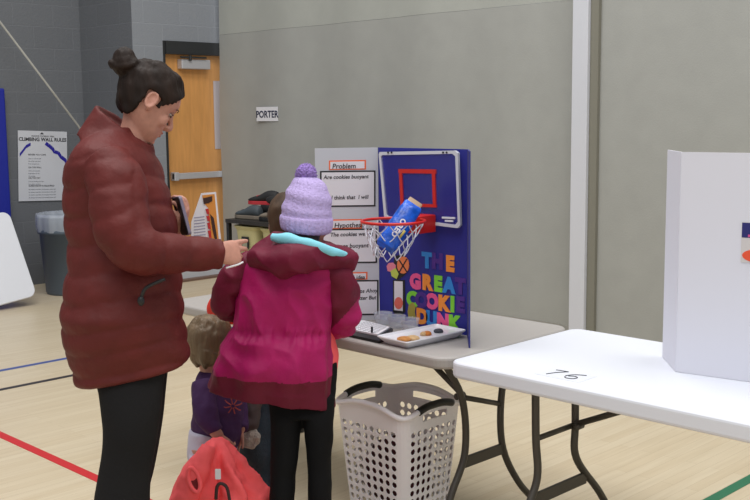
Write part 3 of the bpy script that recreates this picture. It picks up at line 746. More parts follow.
# binder with sheets
bp_ = [onT(350, 338), onT(385, 345), onT(404, 333), onT(368, 321)]
t = thing('black_binder', onT(375, 335), 'open black binder with white written sheets lying left of the tray', 'binder')
def poly_slab(pts, z0, z1):
    n = len(pts); return [Vector((p.x, p.y, z0)) for p in pts] + [Vector((p.x, p.y, z1)) for p in pts], [tuple(range(n)), tuple(range(n, 2 * n))[::-1]] + [(i, (i + 1) % n, n + (i + 1) % n, n + i) for i in range(n)]
cB = [onT(322, 331), onT(379, 343.5), onT(386, 341), onT(393, 331), onT(365, 323.5), onT(335, 325)]
build('cover', MB().add(poly_slab(cB, TZ, TZ + 0.010)), M_black, parent=t)
sh = [onT(333, 329.5), onT(378, 338.5), onT(390, 331), onT(364, 324), onT(340, 326)]
build('sheets', MB().add(poly_slab(sh, TZ + 0.010, TZ + 0.016)), M_paper, parent=t)
mb = MB()
for i in range(9):
    k = (i + 1) / 10
    a = sh[1].lerp(sh[2], k); b = sh[0].lerp(sh[3], k); b = a.lerp(b, 0.85); a = a.lerp(b, 0.08)
    n_s = 7
    for j in range(n_s):
        p = a.lerp(b, j / n_s); q = a.lerp(b, (j + 0.7) / n_s)
        mb.add(tube([Vector((p.x, p.y, TZ + 0.0163)), Vector((q.x, q.y, TZ + 0.0163))], 0.0013, n=4))
build('written_lines', mb, M_gink, parent=t)
pn = onT(372, 337)
tag(build('dark_marker_cap', MB().add(tube([Vector((pn.x, pn.y, TZ + 0.017)), Vector((pn.x, pn.y, TZ + 0.04))], 0.004, n=8)), M_ink, base=Vector((pn.x, pn.y, TZ + 0.017))), 'tiny dark marker cap standing on the binder sheets', 'cap')

# ------------------------------------------------------------------ laundry basket
BC = Vector((2.905, 2.800, 0))
t = thing('laundry_basket', BC, 'tall white perforated laundry basket with black grips under the grey table', 'basket')
HB = 0.47
def bper(s_, z):
    # s_ in 0..4 perimeter parameter of a rounded square; side i from corner i to i+1
    k = z / HB
    hx = 0.137 + 0.035 * k; hy = 0.160 + 0.037 * k; r = 0.055
    i = int(s_) % 4; t_ = s_ - int(s_)
    cs = [(-1, -1), (-1, 1), (1, 1), (1, -1)]
    a = cs[i]; b = cs[(i + 1) % 4]
    x = a[0] + (b[0] - a[0]) * t_; y = a[1] + (b[1] - a[1]) * t_
    X, Y = x * hx, y * hy
    # round the corner
    qx, qy = max(abs(X) - (hx - r), 0), max(abs(Y) - (hy - r), 0)
    if qx > 0 and qy > 0:
        L = math.hypot(qx, qy); kx, ky = qx / L, qy / L
        m_ = r / max(L, 1e-6)
        X = math.copysign(hx - r + qx * min(m_, 1), X); Y = math.copysign(hy - r + qy * min(m_, 1), Y)
    return BC + Vector((X, Y, 0))
def top_z(s_):
    return HB - 0.030 * abs(math.cos(PI * s_)) ** 3 + 0.012
# side 0: x=-  (front, facing the camera's left), side1: y=+, side2: x=+, side3: y=- (right front)
NC = 10
v = []; f = []; idx = {}
def vid(s_, z):
    key = (round(s_ % 4, 4), round(z, 5))
    if key not in idx:
        idx[key] = len(v); p = bper(s_ % 4, min(z, HB)); v.append(Vector((p.x, p.y, z)))
    return idx[key]
NR = 11
z_lo, z_hi = 0.03, 0.40
def cell(s0, s1, z0, z1, hole):
    sm, zm = (s0 + s1) / 2, (z0 + z1) / 2
    O = [vid(s0, z0), vid(sm, z0), vid(s1, z0), vid(s1, zm), vid(s1, z1), vid(sm, z1), vid(s0, z1), vid(s0, zm)]
    if not hole: f.append(tuple(O)); return
    I = []
    for k in range(8):
        a = math.radians(225 + 45 * k); kk = 0.37
        I.append(vid(sm + math.cos(a) * kk * (s1 - s0), zm + math.sin(a) * kk * (z1 - z0)))
    for k in range(8): f.append((O[k], O[(k + 1) % 8], I[(k + 1) % 8], I[k]))
for side in range(4):
    for cI in range(NC):
        s0 = side + cI / NC; s1 = side + (cI + 1) / NC
        solid = cI in (0, NC - 1)
        for r in range(NR):
            z0 = z_lo + (z_hi - z_lo) * r / NR; z1 = z_lo + (z_hi - z_lo) * (r + 1) / NR
            cell(s0, s1, z0, z1, not solid)
        # band above: three sub rows, with a hand opening on every side
        sm_ = (s0 + s1) / 2
        for r in range(3):
            def zz(s_, r_): return z_hi + (top_z(s_) - z_hi) * r_ / 3
            if r == 1 and cI in (3, 4, 5, 6) and side in (1, 3): continue
            if r == 1 and cI in (3, 4, 5, 6) and side == 2: continue
            q = []
            for s_, r_ in ((s0, r), (sm_, r), (s1, r), (s1, r + 1), (sm_, r + 1), (s0, r + 1)): q.append(vid(s_, zz(s_, r_)))
            f.append(tuple(q))
bot = [vid(k / NC / (NC * 2), z_lo) for k in range(4 * NC * 2)]
f.append(tuple(bot))
me = raw('body', v, f)
me = apply(me, [('SOLIDIFY', dict(thickness=0.004, offset=0))])
M_bask = mat('pearl_white_plastic', (246, 243, 248), 0.4)
link('body', me, M_bask, parent=t, smooth=False)
rp_ = []
for k in range(96):
    s_ = 4 * k / 96; p = bper(s_, HB); rp_.append(Vector((p.x, p.y, top_z(s_))))
build('rim', MB().add(ring_tube(rp_, 0.011, 10)), M_bask, parent=t, smooth=True)
for s0 in (1.22, 3.22):
    pts = []
    for k in range(9):
        s_ = s0 + 0.56 * k / 8; p = bper(s_, HB); pts.append(Vector((p.x, p.y, top_z(s_))))
    build('grip', MB().add(tube(pts, 0.0145, n=12, seg=2)), M_black, parent=t, smooth=True)
# crumpled cloth in the basket
mb = MB().add(ellipsoid(BC + Vector((0, 0, 0.17)), 0.125, 0.145, 0.14, n=40, m=24))
fuse('crumpled_coat', mb, 0.008, mat('dark_maroon_cloth', (70, 16, 26), 0.85, bump=0.3), base=BC + Vector((0, 0, 0.03)), post=lambda p, n: p + n * (0.022 * nz(p, 14)))
tag(bpy.data.objects['crumpled_coat'], 'dark maroon coat crumpled inside the white laundry basket', 'coat')

# ------------------------------------------------------------------ people
class Frame:
    def __init__(s, c, F, U, k=1.0):
        s.c = Vector(c); s.F = F.normalized(); s.U = (U - s.F * U.dot(s.F)).normalized(); s.X = s.F.cross(s.U); s.k = k
    def __call__(s, x, y, z): return s.c + (s.X * x + s.F * y + s.U * z) * s.k
    def M(s): return Matrix((s.X, s.F, s.U)).transposed()
    def inv(s, p): d = (p - s.c) / s.k; return Vector((d.dot(s.X), d.dot(s.F), d.dot(s.U)))
HR = [(-0.113, 0.070, 0.030, 0.018), (-0.105, 0.080, 0.0, 0.034), (-0.085, 0.087, -0.022, 0.049), (-0.065, 0.088, -0.048, 0.059), (-0.045, 0.088, -0.070, 0.066), (-0.02, 0.086, -0.086, 0.071),
      (0.0, 0.086, -0.096, 0.074), (0.025, 0.093, -0.101, 0.076), (0.05, 0.089, -0.100, 0.075), (0.08, 0.070, -0.086, 0.064), (0.10, 0.045, -0.060, 0.045), (0.113, 0.01, -0.02, 0.015)]
def head_loft(fr, off=0.0, n=40, seg=4):
    rings = []
    for z, yf, yb, w_ in HR:
        zz = z + (off if z > 0.09 else 0) - (off if z < -0.1 else 0)
        rings.append([fr(0, (yf + yb) / 2, zz), fr.X * (w_ + off) * fr.k, fr.F * ((yf - yb) / 2 + off) * fr.k])
    return loft(rings, n, seg, power=2.2)
def add_head(mb, fr):
    mb.add(head_loft(fr))
    k = fr.k; M = fr.M()
    # nose
    mb.add(tube([fr(0, 0.086, 0.015), fr(0, 0.097, -0.008), fr(0, 0.106, -0.028), fr(0, 0.092, -0.040)], [0.006 * k, 0.0075 * k, 0.0105 * k, 0.007 * k], n=12))
    for s in (-1, 1):
        mb.add(ellipsoid(fr(s * 0.011, 0.093, -0.033), 0.008 * k, 0.010 * k, 0.007 * k, M, 10, 8))
        mb.add(ellipsoid(fr(s * 0.042, 0.057, -0.030), 0.024 * k, 0.022 * k, 0.026 * k, M, 12, 8))
        # ear: rim, inner and lobe
        e = [fr(s * (0.076 + 0.012 * abs(math.cos(a) * 0.3 + 0.5)), -0.012 + 0.014 * math.cos(a), -0.006 + 0.025 * math.sin(a)) for a in [2 * PI * i / 14 for i in range(14)]]
        v, f = [], []
        mb.add(tube(e + [e[0]], 0.0048 * k, n=8, seg=2))
        mb.add(ellipsoid(fr(s * 0.076, -0.010, -0.006), 0.005 * k, 0.011 * k, 0.021 * k, M, 10, 8))
        mb.add(ellipsoid(fr(s * 0.077, -0.004, -0.032), 0.006 * k, 0.009 * k, 0.010 * k, M, 10, 8))
    mb.add(ellipsoid(fr(0, 0.087, -0.0565), 0.022 * k, 0.009 * k, 0.005 * k, M, 12, 8))
    mb.add(ellipsoid(fr(0, 0.086, -0.068), 0.019 * k, 0.009 * k, 0.006 * k, M, 12, 8))
    mb.add(ellipsoid(fr(0, 0.078, -0.098), 0.020 * k, 0.014 * k, 0.012 * k, M, 12, 8))
def face_post(fr):
    def f(p, n):
        q = fr.inv(p)
        if q.y > 0.05 and abs(q.x) < 0.06 and -0.03 < q.z < 0.035:
            for s in (-1, 1):
                dx, dz = q.x - s * 0.032, q.z - 0.003
                e = math.exp(-(dx * dx / 0.00022 + dz * dz / 0.00011))
                p = p - fr.F * (0.009 * e * fr.k)
        return p
    return f
def face_parts(body, fr, hairm):
    k = fr.k; M = fr.M()
    for s in (-1, 1):
        e = build('eye', MB().add(ellipsoid(fr(s * 0.032, 0.0705, 0.001), 0.0112 * k, 0.0112 * k, 0.0048 * k, M, 14, 10)), M_eye, parent=body, smooth=True)
        build('iris', MB().add(ellipsoid(fr(s * 0.032, 0.0795, -0.0015), 0.0056 * k, 0.0034 * k, 0.0044 * k, M, 12, 8)), M_iris, parent=e, smooth=True)
        build('eyelash', MB().add(tube([fr(s * 0.022, 0.0815, 0.0050), fr(s * 0.032, 0.0845, 0.0065), fr(s * 0.043, 0.0775, 0.0040)], [0.0012 * k, 0.0018 * k, 0.0012 * k], n=6)), M_iris, parent=e, smooth=True)
        build('eyebrow', MB().add(tube([fr(s * 0.015, 0.094, 0.022), fr(s * 0.033, 0.090, 0.028), fr(s * 0.05, 0.076, 0.022)], [0.0010 * k, 0.0014 * k, 0.0008 * k], n=8)), hairm, parent=body, smooth=True)
    build('lips', MB().add(ellipsoid(fr(0, 0.0885, -0.0568), 0.019 * k, 0.0085 * k, 0.0042 * k, M, 14, 8)).add(ellipsoid(fr(0, 0.0875, -0.0675), 0.016 * k, 0.0085 * k, 0.005 * k, M, 14, 8)), M_lip, parent=body, smooth=True)
def hair_shell(fr, mask, off, m, parent, extra=None, post=None, name='hair', bulk=0.0):
    v, f = head_loft(fr, off, 72, 7)
    keep = []
    for q in f:
        c = sum((v[i] for i in q), Vector()) / len(q)
        if mask(fr.inv(c)): keep.append(q)
    v = [p + (fr.X * 0 if True else 0) + (p - fr.c).normalized() * (0.006 * nz(p, 30) * fr.k) for p in v]
    me = raw(name, v, keep)
    me = apply(me, [('SOLIDIFY', dict(thickness=(off + 0.004) * fr.k * 1.0, offset=-1))])
    mb = MB(); mb.add(([x.co.copy() for x in me.vertices], [tuple(p.vertices) for p in me.polygons]))
    if extra:
        for e in extra: mb.add(e)
    return fuse(name, mb, 0.0035, m, parent=parent, smooth=2, post=post)
def hand_lofts(mb, fr, curl=(0.35, 0.4, 0.45, 0.5), thumb=(0.7, 0.25), side=1):
    # fr: origin wrist, F toward fingers, U = back of hand, X*side = thumb side ; k scale (1 = adult)
    k = fr.k
    mb.add(loft([[fr(0, -0.03, 0), fr.X * 0.026 * k, fr.U * 0.019 * k], [fr(0, 0.005, 0), fr.X * 0.028 * k, fr.U * 0.017 * k], [fr(0, 0.04, 0), fr.X * 0.037 * k, fr.U * 0.016 * k],
                 [fr(0, 0.08, 0), fr.X * 0.041 * k, fr.U * 0.014 * k], [fr(0, 0.098, 0), fr.X * 0.034 * k, fr.U * 0.010 * k]], 20, 4, power=2.6))
    F4 = [(0.031, 0.088, 0.068, 0.10), (0.0105, 0.094, 0.076, 0.03), (-0.0105, 0.090, 0.070, -0.04), (-0.030, 0.080, 0.054, -0.13)]
    for (x, y, L, sp), c in zip(F4, curl):
        pts = [fr(side * x, y - 0.02, 0), fr(side * x, y, 0)]; a = c * 0.6; p = Vector((side * x, y, 0))
        for j, sg in enumerate((0.45, 0.31, 0.24)):
            d = Vector((side * math.sin(sp), math.cos(a), -math.sin(a))).normalized() * L * sg
            p = p + d; pts.append(fr(*p)); a += c * (1.1 if j == 0 else 0.8)
        mb.add(tube(pts, [0.0088 * k, 0.0088 * k, 0.0082 * k, 0.0074 * k, 0.0058 * k], n=12, seg=3))
    a, c = thumb
    p = Vector((side * 0.018, 0.02, -0.006)); pts = [fr(*p)]
    for L, bend in ((0.035, 0), (0.034, 0.25), (0.026, 0.5)):
        d = Vector((side * math.sin(a - bend * 0.6), math.cos(a - bend * 0.6), -c - bend * 0.3)).normalized() * L
        p = p + d; pts.append(fr(*p))
    mb.add(tube(pts, [0.014 * k, 0.0115 * k, 0.0095 * k, 0.007 * k], n=12, seg=3))
def shoe_mb(heel, fwd, L, m=None):
    F = Vector((fwd.x, fwd.y, 0)).normalized(); X = F.cross(UP); k = L / 0.27
    def r(y, zc, a, h): return [heel + F * (y * k) + UP * (zc * k), X * (a * k), UP * (h * k)]
    return loft([r(-0.03, 0.04, 0.015, 0.03), r(-0.01, 0.055, 0.036, 0.053), r(0.05, 0.058, 0.04, 0.056), r(0.11, 0.045, 0.042, 0.043), r(0.18, 0.035, 0.048, 0.033), r(0.23, 0.030, 0.042, 0.028), r(0.262, 0.026, 0.015, 0.016)], 24, 4, power=2.5)
def quilt(pitch, amp, z0=0):
    def f(i, th, p): return amp * (abs(math.sin(PI * (p.z - z0) / pitch)) ** 0.6 - 0.8)
    return f
def wr(a1, f1, a2=0, f2=1, axis=None):
    def f(p, n):
        return p + n * (a1 * nz(p, f1) + (a2 * nz(p + Vector((3, 1, 2)), f2) if a2 else 0))
    return f

# ---------- the woman in the red coat
D = 3.1
foot = P(122, 640, D); foot.z = 0
wm = thing('person', foot, 'woman with a dark hair bun in a long dark red quilted coat and black trousers', 'person')
F0 = (Rv * 0.96 + Fv * 0.28).normalized(); tilt = math.radians(37)
Fh = (Rv * 0.87 + Fv * 0.5).normalized()
hf = Frame(P(147.5, 101, D), Fh * math.cos(tilt) - UP * math.sin(tilt), UP, 0.95)
mb = MB(); add_head(mb, hf)
mb.add(tube([hf(0, -0.010, -0.02), P(138, 123, D), P(132, 140, D), P(127, 158, D)], [0.050, 0.046, 0.045, 0.06], n=24))
mb.add(loft(prings([(150, 112, 138, 0.06), (162, 86, 146, 0.15), (200, 82, 156, 0.14), (250, 85, 160, 0.12), (300, 80, 165, 0.14), (345, 82, 168, 0.12), (375, 100, 155, 0.08)], D), 28, 3))
sh_n = P(112, 168, D - 0.17); el_n = P(128, 250, D - 0.2); wr_n = P(214, 254, D - 0.08)
mb.add(tube([sh_n, el_n, wr_n], [0.05, 0.04, 0.028], n=16, seg=6))
sh_f = P(122, 168, D + 0.17); el_f = P(140, 246, D + 0.2); wr_f = P(177, 229, D + 0.12)
mb.add(tube([sh_f, el_f, wr_f], [0.05, 0.04, 0.028], n=16, seg=6))
kn = 0
for s, dd in ((-1, -0.08), (1, 0.08)):
    hp = P(128, 372, D + dd); kn_ = P(124, 470, D + dd); an = P(118, 615, D + dd); an.z = 0.09
    mb.add(tube([hp, kn_, an], [0.050, 0.045, 0.036], n=18, seg=6))
    tf = Vector((an.x, an.y, 0.035))
    mb.add(tube([tf - F0 * 0.03, tf + F0 * 0.16], [0.032, 0.028], n=12))
hn = Frame(wr_n, (Rv * 0.68 + Fv * 0.70 - UP * 0.04), -Fv * 0.75 + Rv * 0.6 + UP * 0.32, 0.92)
hand_lofts(mb, hn, (0.16, 0.38, 1.0, 1.2), (0.35, 0.85), side=1 if hn.X.dot(UP) > 0 else -1)
hfm = Frame(wr_f, (Rv * 0.35 + Fv * 0.1 - Fv * 0.0 + UP * 0.75), Rv * -0.9 + UP * 0.3, 0.95)
hfm = Frame(wr_f - UP * 0.02, (Rv * 0.25 - Fv * 0.35 + UP * 0.72), Rv * 0.75 - Fv * 0.2 - UP * 0.2, 0.95)
hand_lofts(mb, hfm, (0.9, 0.9, 0.95, 1.0), (0.9, 0.5), side=1)
body = fuse('body', mb, 0.0036, M_skin, parent=wm, smooth=2, post=face_post(hf))
face_parts(body, hf, M_hairb)
def wmask(q):
    if q.z > 0.070: return True
    if q.z > 0.02: return q.y < 0.050 + (q.z - 0.02) * 0.5
    if q.z > -0.01: return q.y < 0.022 + (q.z + 0.01) * 0.8 and not (-0.035 < q.y < 0.012 and q.z < 0.018)
    return q.z > -0.075 and q.y < -0.035
bun = hf(0, -0.120, 0.050)
Mh = hf.M()
ex_ = [ellipsoid(P(130, 96, D), 0.030, 0.058, 0.040), ellipsoid(P(128, 102, D), 0.025, 0.056, 0.036), ellipsoid(bun, 0.042, 0.040, 0.038, Mh, 24, 14), ellipsoid(bun - hf.F * 0.012 + hf.U * 0.012, 0.034, 0.032, 0.034, Mh), tube([hf(0, -0.075, 0.04), bun], [0.036, 0.030], n=16)]
for a in (0.3, 1.3, 2.4):
    ex_.append(tube([bun + (hf.X * math.cos(th + a) + (hf.F * 0.75 + hf.U * 0.65) * math.sin(th + a)) * (0.036 + 0.004 * math.sin(2 * th)) - hf.F * 0.01 * math.cos(th * 2 + a) for th in [PI * j / 7 for j in range(11)]], [0.010] * 11, n=8, seg=2))
hr = hair_shell(hf, wmask, 0.010, M_hairb, body, ex_, post=lambda p, n: p + n * (0.002 * nz(Vector((p.x * 90, p.y * 90, p.z * 18)), 1)))
hb = bun - (bun - hf(0, -0.07, 0.03)).normalized() * 0.038
build('hair_tie', MB().add(ring_tube([hb + (hf.X * math.cos(a) + (hf.F * 0.6 + hf.U * -0.8).cross(hf.X).cross(hf.X) * math.sin(a)) * 0.034 for a in [2 * PI * i / 20 for i in range(20)]], 0.005)), M_black, parent=hr, smooth=True)
# coat
mb = MB()
rows = [(128, 96, 134, 0.085, 0), (138, 87, 140, 0.13, 0), (148, 78, 151, 0.175, 0), (160, 70, 156, 0.19, 0), (176, 66.5, 162, 0.18, 0), (196, 66, 169, 0.17, 0), (216, 66, 174, 0.165, 0),
        (237, 69, 177, 0.165, 0), (256, 70.5, 178, 0.17, 0), (272, 69, 179, 0.18, 0), (292, 65.5, 181, 0.19, 0), (312, 64.5, 182, 0.20, 0), (326, 65, 183, 0.19, 0), (340, 67, 186, 0.18, 0, 0.012), (352, 70.5, 188.5, 0.16, 0, 0.020), (364, 75, 189, 0.15, 0, 0.026), (371, 77, 188, 0.145, 0, 0.028), (374, 82, 183, 0.12, 0, 0.028)]
q1 = lambda i, th, p: 0.011 * (abs(math.sin(PI * (p.z + 0.02 * math.sin(th * 2)) / (0.082 if p.z > 1.0 else 0.066))) ** 0.5 - 0.9)
mb.add(loft(prings(rows, D), 72, 7, q1, power=2.25))
arm = tube([P(106, 164, D - 0.13), P(117, 186, D - 0.17), P(119, 210, D - 0.19), P(125, 234, D - 0.21), P(142, 251, D - 0.21), P(165, 254, D - 0.16), P(190, 254, D - 0.11), P(220, 254, D - 0.06)],
           [0.072, 0.080, 0.080, 0.076, 0.068, 0.060, 0.053, 0.046], n=40, seg=10, disp=None)
def qarm(path_t, amp, per):
    return lambda i, th, p: amp * (abs(math.sin(PI * path_t(p) / per)) ** 0.5 - 0.9)
wpar = lambda p: (p - el_n).dot((sh_n - el_n).normalized()) if (p - el_n).dot(Rv) < 0.02 else (p - el_n).dot((wr_n - el_n).normalized())
arm = tube([P(106, 164, D - 0.13), P(117, 186, D - 0.17), P(119, 210, D - 0.19), P(125, 234, D - 0.21), P(142, 251, D - 0.21), P(165, 254, D - 0.16), P(190, 254, D - 0.11), P(220, 254, D - 0.06)],
           [0.072, 0.082, 0.082, 0.078, 0.068, 0.059, 0.053, 0.047], n=40, seg=10, disp=qarm(wpar, 0.007, 0.085))
mb.add(arm)
mb.add(tube([P(112, 166, D + 0.13), P(120, 190, D + 0.18), P(128, 220, D + 0.2), P(142, 246, D + 0.2), P(160, 238, D + 0.17), P(173, 226, D + 0.13)], [0.072, 0.078, 0.075, 0.066, 0.055, 0.045], n=32, seg=8))
# standing collar: thick ring leaning with the neck
cr_ = []
for (u, v, rx, ry) in [(118, 146, 0.085, 0.10), (117, 136, 0.082, 0.088)]:
    pass
def collar_ring(cu, cv, rx, ry, drop): return [P(cu, cv, D), Rv * rx - UP * drop, Fv * ry]
mb.add(loft([collar_ring(116, 151, 0.108, 0.12, 0.052), collar_ring(120, 140, 0.098, 0.094, 0.058), collar_ring(123.5, 130, 0.088, 0.080, 0.061), collar_ring(124.5, 125, 0.081, 0.074, 0.060), collar_ring(124.5, 126.5, 0.071, 0.064, 0.058), collar_ring(124, 132, 0.062, 0.056, 0.055)], 48, 5))
coat_post = lambda p, n: p + n * (0.0035 * nz(Vector((p.x * 7, p.y * 7, p.z * 30)), 1) + 0.0012 * nz(p, 36))
fuse('coat', mb, 0.0055, M_coat, parent=wm, smooth=1, post=coat_post)
build('drawcord_toggle', MB().add(tube([P(141, 300, D - 0.205), P(146, 288, D - 0.215), P(165, 279, D - 0.20)], 0.005, n=8)).add(ellipsoid(P(141, 301, D - 0.21), 0.010, 0.010, 0.014)), M_black, parent=wm, smooth=True)
# trousers
mb = MB()
rl = [(360, 96, 166, 0.05), (380, 97, 164, 0.055), (410, 101, 161, 0.07), (430, 103.5, 158, 0.072), (450, 103, 155, 0.066), (470, 100, 151, 0.064), (487, 97, 148.5, 0.066), (500, 95, 148, 0.068), (545, 92, 149, 0.072), (600, 90, 150, 0.078), (634, 88, 152, 0.08)]
for dd, sx in ((-0.08, 0), (0.08, 3)):
    mb.add(loft(prings([(v, L + sx, R + (sx if v < 480 else 1), b, dd) for v, L, R, b in rl], D), 36, 5))
mb.add(loft(prings([(352, 92, 168, 0.13), (372, 96, 165, 0.12), (392, 100, 161, 0.10)], D), 32, 4))
fuse('trousers', mb, 0.006, M_pants, parent=wm, smooth=2, post=lambda p, n: p + n * (0.004 * nz(Vector((p.x * 12, p.y * 12, p.z * 5)), 1)))
for dd in (-0.09, 0.09):
    hl = P(110, 648, D + dd); hl.z = 0.0
    build('shoe', MB().add(shoe_mb(hl, F0, 0.25)), M_shoe, parent=wm, smooth=True)

# phone and programme in her far hand
pc = P(181.5, 216, D + 0.06)
ph = thing('phone', pc, 'black phone with a light case back held up by the woman', 'phone')
pU = (UP * 0.95 - Rv * 0.22).normalized(); pN = (-Fv * 0.50 - Rv * 0.85).normalized(); pN = (pN - pU * pN.dot(pU)).normalized(); pX = pU.cross(pN)
build('screen', MB().add(prism(rrect(0.058, 0.112, 0.008), pc + pN * 0.004, pX, pU, pN, 0.002)), M_black, parent=ph)
build('case', MB().add(prism(rrect(0.066, 0.12, 0.010), pc - pN * 0.005, pX, pU, pN, 0.009)), mat('phone_case_lilac', (130, 122, 142), 0.4), parent=ph)
pp = P(206, 221, D + 0.22)
pg = thing('programme_sheet', pp, 'printed sheet with an orange drawing and red lettering, right of the phone', 'paper')
sU = (UP * 0.97 + Rv * -0.05).normalized(); sX = (Rv * 0.9 + Fv * 0.35).normalized(); sX = (sX - sU * sX.dot(sU)).normalized(); sN = sX.cross(sU)
if sN.dot(CAMP - pp) < 0: sN = -sN
def sp(px, k): return prism([((P(u, v, D + 0.22) - pp).dot(sX), (P(u, v, D + 0.22) - pp).dot(sU)) for u, v in px], pp, sX, sU, sN, k)
build('sheet', MB().add(sp([(190, 249), (224, 249), (216, 192), (200, 193), (190, 222)], 0.002)), M_paper, parent=pg)
build('orange_area', MB().add(sp([(201, 195), (214.5, 194), (221, 247), (214, 247), (210, 228), (208, 208), (203, 203)], 0.003)), mat('print_orange', (214, 140, 60), 0.7), parent=pg)
build('drawing', MB().add(sp([(202, 198), (212, 196), (212, 201), (208, 203), (203, 204)], 0.0045)).add(sp([(210, 214), (214, 218), (217, 232), (219, 244), (217, 244), (213, 230)], 0.0045)), mat('print_dark', (58, 32, 26), 0.7), parent=pg)
build('red_lettering', MB().add(sp([(205, 209), (208, 208.5), (209, 214), (206.5, 214)], 0.006)).add(sp([(206, 216), (209, 215.5), (210, 221), (207.5, 221)], 0.006)).add(sp([(207, 223), (210, 222.5), (211, 229), (208.5, 229)], 0.006)).add(sp([(208, 231), (211, 230.5), (212, 238), (209.5, 238)], 0.006)), mat('print_red', (190, 40, 44), 0.7), parent=pg)
mbx = MB()
for i in range(9):
    mbx.add(sp([(193, 217 + i * 3), (204 + i * 0.3, 216 + i * 3), (204 + i * 0.3, 216.9 + i * 3), (193, 217.9 + i * 3)], 0.003))
build('small_print', mbx, mat('print_lilac', (150, 148, 172), 0.7), parent=pg)
tag(build('craft_stick', MB().add(tube([P(226, 268, D - 0.06), P(238, 264.5, D - 0.04), P(243, 262, D - 0.03)], 0.0028, n=6)), M_paper, base=P(226, 268, D - 0.06)), 'thin white stick pinched in the woman\'s near hand', 'stick')

# ---------- the girl in the magenta jacket
D = 3.4
foot = P(303, 570, D); foot.z = 0
gm = thing('person', foot, 'girl seen from behind in a lilac pompom hat and magenta and maroon winter jacket', 'person')
gF = (Fv * 0.93 + Rv * 0.35).normalized()
gh = Frame(P(307, 219, D + 0.02), gF * 0.93 - UP * 0.32, UP, 0.86)
mb = MB(); add_head(mb, gh)
mb.add(tube([gh(0, -0.03, -0.03), P(303, 250, D), P(300, 266, D)], [0.045, 0.045, 0.07], n=20))
mb.add(loft(prings([(252, 275, 330, 0.06), (264, 250, 345, 0.09), (300, 255, 330, 0.085), (340, 262, 322, 0.075), (385, 274, 326, 0.045), (400, 278, 324, 0.04)], D), 28, 3))
gsL, geL, gwL = P(250, 268, D), P(226, 312, D + 0.03), P(246, 296, D + 0.27)
gsR, geR, gwR = P(335, 272, D), P(346, 318, D + 0.04), P(340, 312, D + 0.24)
mb.add(tube([P(258, 268, D), P(243, 274, D), P(229, 290, D + 0.02), P(227, 304, D + 0.04), P(234, 308, D + 0.10), gwL], [0.035, 0.034, 0.031, 0.028, 0.026, 0.020], n=16, seg=4))
mb.add(tube([P(322, 268, D), P(334, 276, D), P(341, 294, D + 0.01), P(343, 312, D + 0.04), P(341, 322, D + 0.10), gwR], [0.035, 0.034, 0.031, 0.028, 0.026, 0.020], n=16, seg=4))
for wv, s in ((gwL, 1), (gwR, -1)):
    hfx = Frame(wv, Fv + UP * 0.1, UP, 0.72); hand_lofts(mb, hfx, (0.4, 0.45, 0.5, 0.55), (0.6, 0.4), side=s if hfx.X.dot(Rv) > 0 else -s)
LG = [((286, 398), (286, 440), (282.5, 500), (282, 585)), ((319, 398), (319, 440), (319.5, 500), (318.5, 585))]
for L4 in LG:
    pts = [P(u, v, D) for u, v in L4]; pts[-1].z = 0.07
    mb.add(tube(pts, [0.046, 0.036, 0.032, 0.026], n=16, seg=5))
    tf = Vector((pts[-1].x, pts[-1].y, 0.035)); mb.add(tube([tf - gF * 0.02, tf + gF * 0.12], [0.026, 0.022], n=12))
body = fuse('body', mb, 0.0036, M_skin, parent=gm, smooth=2, post=face_post(gh))
face_parts(body, gh, M_hairb)
hair_shell(gh, lambda q: (-0.085 < q.z < 0.045 and q.y < 0.0), 0.006, mat('near_black_hair', (34, 26, 24), 0.5, bump=0.8, scale=60, stretch=(1, 1, 0.2)), body,
           [tube([P(304, 233, D - 0.02), P(303, 243, D - 0.04), P(302, 253, D - 0.04)], [0.052, 0.048, 0.03], n=18)])
# hat
M3 = gh.M()
def hatd(i, th, p): return 0.0018 * math.sin(th * 26)
hrs = prings([(230.5, 286, 327, 0.088, 0.0, -0.008), (226, 282.5, 331, 0.096, 0, -0.008), (219, 281, 332, 0.100, 0, -0.008), (215, 282, 331.5, 0.096, 0, -0.006), (206, 283, 331.5, 0.094, 0, -0.004), (196, 285.5, 330, 0.088), (188, 288, 327, 0.077), (181, 292, 321, 0.056), (177, 297, 315, 0.034), (175.5, 303, 309, 0.01)], D)
hat = build('hat', MB().add(loft(hrs, 104, 5, lambda i, th, p: 0.0014 * math.sin(th * 26) + 0.0028 * math.sin((p.z + 0.22 * (p - hrs[0][0]).dot(Rv)) * 120) * (1 if i > 3.2 else 0))), M_lilac, parent=gm, smooth=True)
build('hat_cuff', MB().add(loft(prings([(231.5, 284, 328, 0.096, 0, -0.008), (229, 281.5, 331, 0.101, 0, -0.008), (221, 280.3, 332.4, 0.104, 0, -0.008), (216.5, 281.2, 332, 0.101, 0, -0.007), (216, 283, 330, 0.09, 0, -0.007)], D), 104, 3, lambda i, th, p: 0.0025 * math.sin(th * 26))), M_lilac, parent=hat, smooth=True)
pc = P(306, 174.5, D)
mb = MB().add(ellipsoid(pc, 0.035, 0.035, 0.035, None, 64, 40))
pv = []
for p in mb.v:
    d = (p - pc).normalized(); pv.append(pc + d * (0.034 + 0.006 * nz(d * 9, 1) + 0.004 * nz(d * 22, 1)))
mb.v = pv
build('pompom', mb, M_lilac2, parent=hat, smooth=True)
